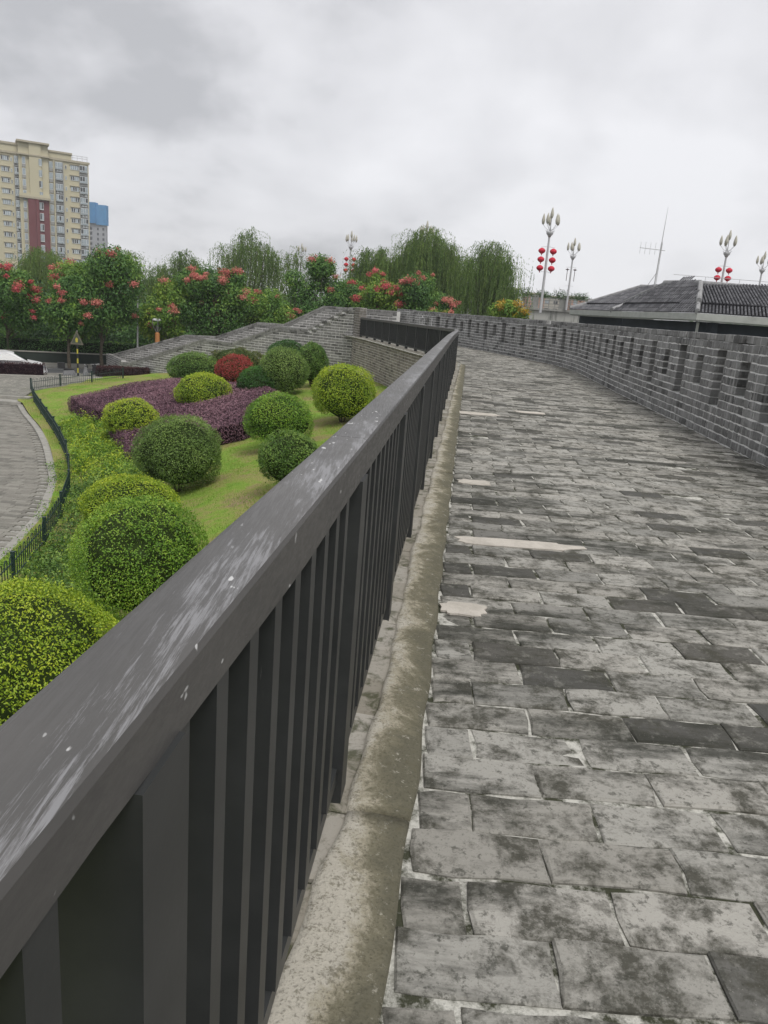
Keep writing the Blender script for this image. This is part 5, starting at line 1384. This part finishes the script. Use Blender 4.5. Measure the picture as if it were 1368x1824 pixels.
for u in (.3, 1.7, 3.1, 4.5): tb('roof_rail', M_grey_metal, u, u + .1, -.3, -.2, ZT, 38.6)
M_cor2 = plain('grey_render', (.33, .33, .32), .9, .1, 0, .05, .1)
for u in (17.3, 18.55): tb('pilaster', M_cream, u, u + .25, .02, 1.75, -4, 36.4)
tb('pilaster', M_cream, 9.6, 9.95, .02, .5, -4, 36.4); tb('pilaster', M_cor2, 7.2, 7.4, .02, .6, -4, 36)
for fl in range(14):
    z = ZT - 2.9 - fl * FH
    if z < -3: break
    for u0, u1, wd in ((.45, 2.6, .7), (7.5, 9.4, .8), (18.9, 20.4, .9)):
        tb('recess', M_cor2, u0 - .15, u1 + .15, .0, .06, z - 1.0, z + 2.0)
        b = tb('bay_window', M_wfr, u0, u1, .06, wd, z - .1, z + 1.85)
        n = 3; ww = (u1 - u0) / n
        for k in range(n): tb('pane', M_wing if random.random() < .8 else M_dark, u0 + ww * k + .07, u0 + ww * (k + 1) - .07, wd + .005, wd + .03, z + .5, z + 1.72, par=b)
        tb('lower_pane', M_wing, u0 + .1, u1 - .1, wd + .005, wd + .03, z, z + .38, par=b)
        tb('bay_shelf', M_cor2, u0, u1, .06, wd * .9, z - .85, z - .72, par=b)
        for k in range(random.randint(0, 2)): tb('air_conditioner', M_wfr, u0 + .2 + k * .8, u0 + .8 + k * .8, .065, .35, z - .7, z - .2, par=b)
    for u0, u1 in ((2.85, 5.2), (21.8, 23.9), (26.5, 29.5), (32, 36)):
        b = tb('window', M_wfr, u0, u1, .02, .12, z + .35, z + 1.6); n = 4; ww = (u1 - u0) / n
        for k in range(n): tb('pane', M_wing if random.random() < .6 else M_dark, u0 + ww * k + .09, u0 + ww * (k + 1) - .09, .125, .15, z + .5, z + 1.5, par=b)
        tb('lintel', M_corn, u0 - .3, u1 + .2, 0, .35, z + 1.75, z + 1.93, par=b)
    for u0, u1 in ((6.2, 6.7), (21.0, 21.4)):
        b = tb('window', M_wfr, u0, u1, .02, .1, z + .3, z + 1.4); tb('pane', M_dark if random.random() < .5 else M_wing, u0 + .1, u1 - .1, .105, .13, z + .42, z + 1.28, par=b)
    for u0, u1, w0 in ((10.05, 11.15, .02), (17.6, 18.5, 1.61)):
        b = tb('window', M_wfr, u0, u1, w0, w0 + .2, z - .1, z + 1.8); tb('pane', M_wing, u0 + .12, u1 - .12, w0 + .205, w0 + .23, z + .1, z + 1.65, par=b); tb('spandrel', M_cor2, u0, u1, w0, w0 + .25, z - .9, z - .15, par=b)
    b = tb('window', M_wfr, 13.1, 14.2, 1.62, 1.9, z - .2, z + 1.9) if fl > 3 else tb('window', M_wfr, 13.3, 13.95, 2.21, 2.3, z - .2, z + 1.7)
    for k in range(2): tb('pane', M_wing if random.random() < .7 else M_dark, 13.2 + k * .48, 13.6 + k * .48, 1.905 if fl > 3 else 2.305, 1.93 if fl > 3 else 2.33, z + .1, z + 1.75, par=b)
# second tower, wrapped in blue netting at the top
t2 = thing('blue_netted_tower', (-189, 500, -4), 'grey unfinished tower with its top wrapped in bright blue netting', 'building')
B0 = np.array([-195.6, 500.0]); 
def b2(name, mat, x0, x1, y0, y1, z0, z1, par=None):
    m = MB(); m.box((x0, y0, z0), (x1, y1, z1)); return m.build(name, mat, par or t2)
b2('wall', plain('raw_concrete', (.34, .345, .36), .9, .1, 0, .06, .1), -195.8, -184.9, 500, 503, -4, 41)
b2('netting', plain('blue_netting', (.06, .21, .42), .8, .2, 0, .12, .25), -196, -190.5, 498.5, 503, 38.3, 50.4)
b2('netting', plain('blue_netting', (.08, .25, .47), .8, .2, 0, .12, .25), -190.5, -184.2, 499.2, 503, 37.6, 49.2)
for fl in range(12):
    z = 34.5 - fl * 3
    for x0, x1 in ((-195.6, -193.4), (-190.3, -189.3), (-187, -185.8)):
        b2('window_opening', M_dark, x0, x1, 499.9, 499.98, z, z + 1.5)
    b2('floor_slab', plain('slab', (.42, .42, .43), .9), -196.6, -193, 499.6, 500, z - .9, z - .5)
# pale housing beyond the bridge
spec = [(-4, 24, 300, 13.0, (.42, .40, .34), 'long cream housing block low on the horizon beyond the yellow tree'), (26.5, 34, 285, 12.3, (.42, .25, .19), 'salmon pink block beyond the bridge balustrade, left one'), (35.5, 44, 300, 12.0, (.48, .48, .47), 'white housing block beyond the bridge lamps'),
        (46, 52, 290, 10.5, (.40, .24, .18), 'salmon pink block beyond the bridge balustrade, middle one'), (53, 60, 300, 10.2, (.44, .43, .38), 'cream housing block right of the middle pink block'), (61, 66, 288, 10.4, (.41, .25, .19), 'salmon pink block beyond the bridge balustrade, right one'), (67, 82, 300, 10.0, (.46, .46, .42), 'wide pale housing block nearest the tiled roof')]
for i, (x0, x1, y, zt, c, lab) in enumerate(spec):
    bl = thing('distant_house', ((x0 + x1) / 2, y, -4), lab, 'building', 'far housing blocks beyond the bridge')
    m = MB(); m.box((x0, y, -4), (x1, y + 12, zt)); m.build('wall', plain('far_render', c, .9, .1, 0, .05, .1), bl)
    m = MB(); m.box((x0 - .4, y - .4, zt), (x1 + .4, y + 12.4, zt + .5)); m.build('roof', M_corn, bl)
    n = int((x1 - x0) / 3.2)
    for k in range(n):
        for q in range(4):
            xx = x0 + 1 + k * 3.2; zz = zt - 2.4 - q * 3
            m = MB(); m.box((xx, y - .08, zz), (xx + 1.5, y - .01, zz + 1.4)); m.build('window', M_dark if (k + q) % 3 else M_wing, bl)
# far low woods that close the horizon
n = 26000; xx = rng.uniform(-420, 420, n); yy_ = rng.uniform(330, 380, n); hz = 3.5 + 1.5 * np.sin(xx * .05) + 1.2 * np.sin(xx * .17)
P = np.column_stack([xx, yy_, -4 + (hz + 4) * rng.random(n)])
o = quads_obj('far_woods', leaves(P, np.tile([0, -1, .5], (n, 1)), 3.0 * rng.uniform(.6, 1.3, n), .7, .6), LM['kdark'], np.clip(.3 + .4 * rng.random(n), 0, 1)); tag(o, 'low line of far woods along the horizon', 'woods', kind='stuff')

# ------------------------------------------------------------------ thin moist air
m = MB(); m.box((-900, -60, -6), (900, 640, 62)); hz_o = m.build('haze', M_conc); hz_m = bpy.data.materials.new('haze_air'); hz_m.use_nodes = True
t = hz_m.node_tree; t.nodes.clear(); vo = t.nodes.new('ShaderNodeVolumePrincipled'); vo.inputs['Color'].default_value = (.92, .94, .97, 1); vo.inputs['Density'].default_value = .00042; vo.inputs['Anisotropy'].default_value = .2
oo = t.nodes.new('ShaderNodeOutputMaterial'); t.links.new(vo.outputs[0], oo.inputs['Volume']); hz_o.data.materials.clear(); hz_o.data.materials.append(hz_m); tag(hz_o, 'thin pale haze in the humid air', 'haze', kind='stuff')
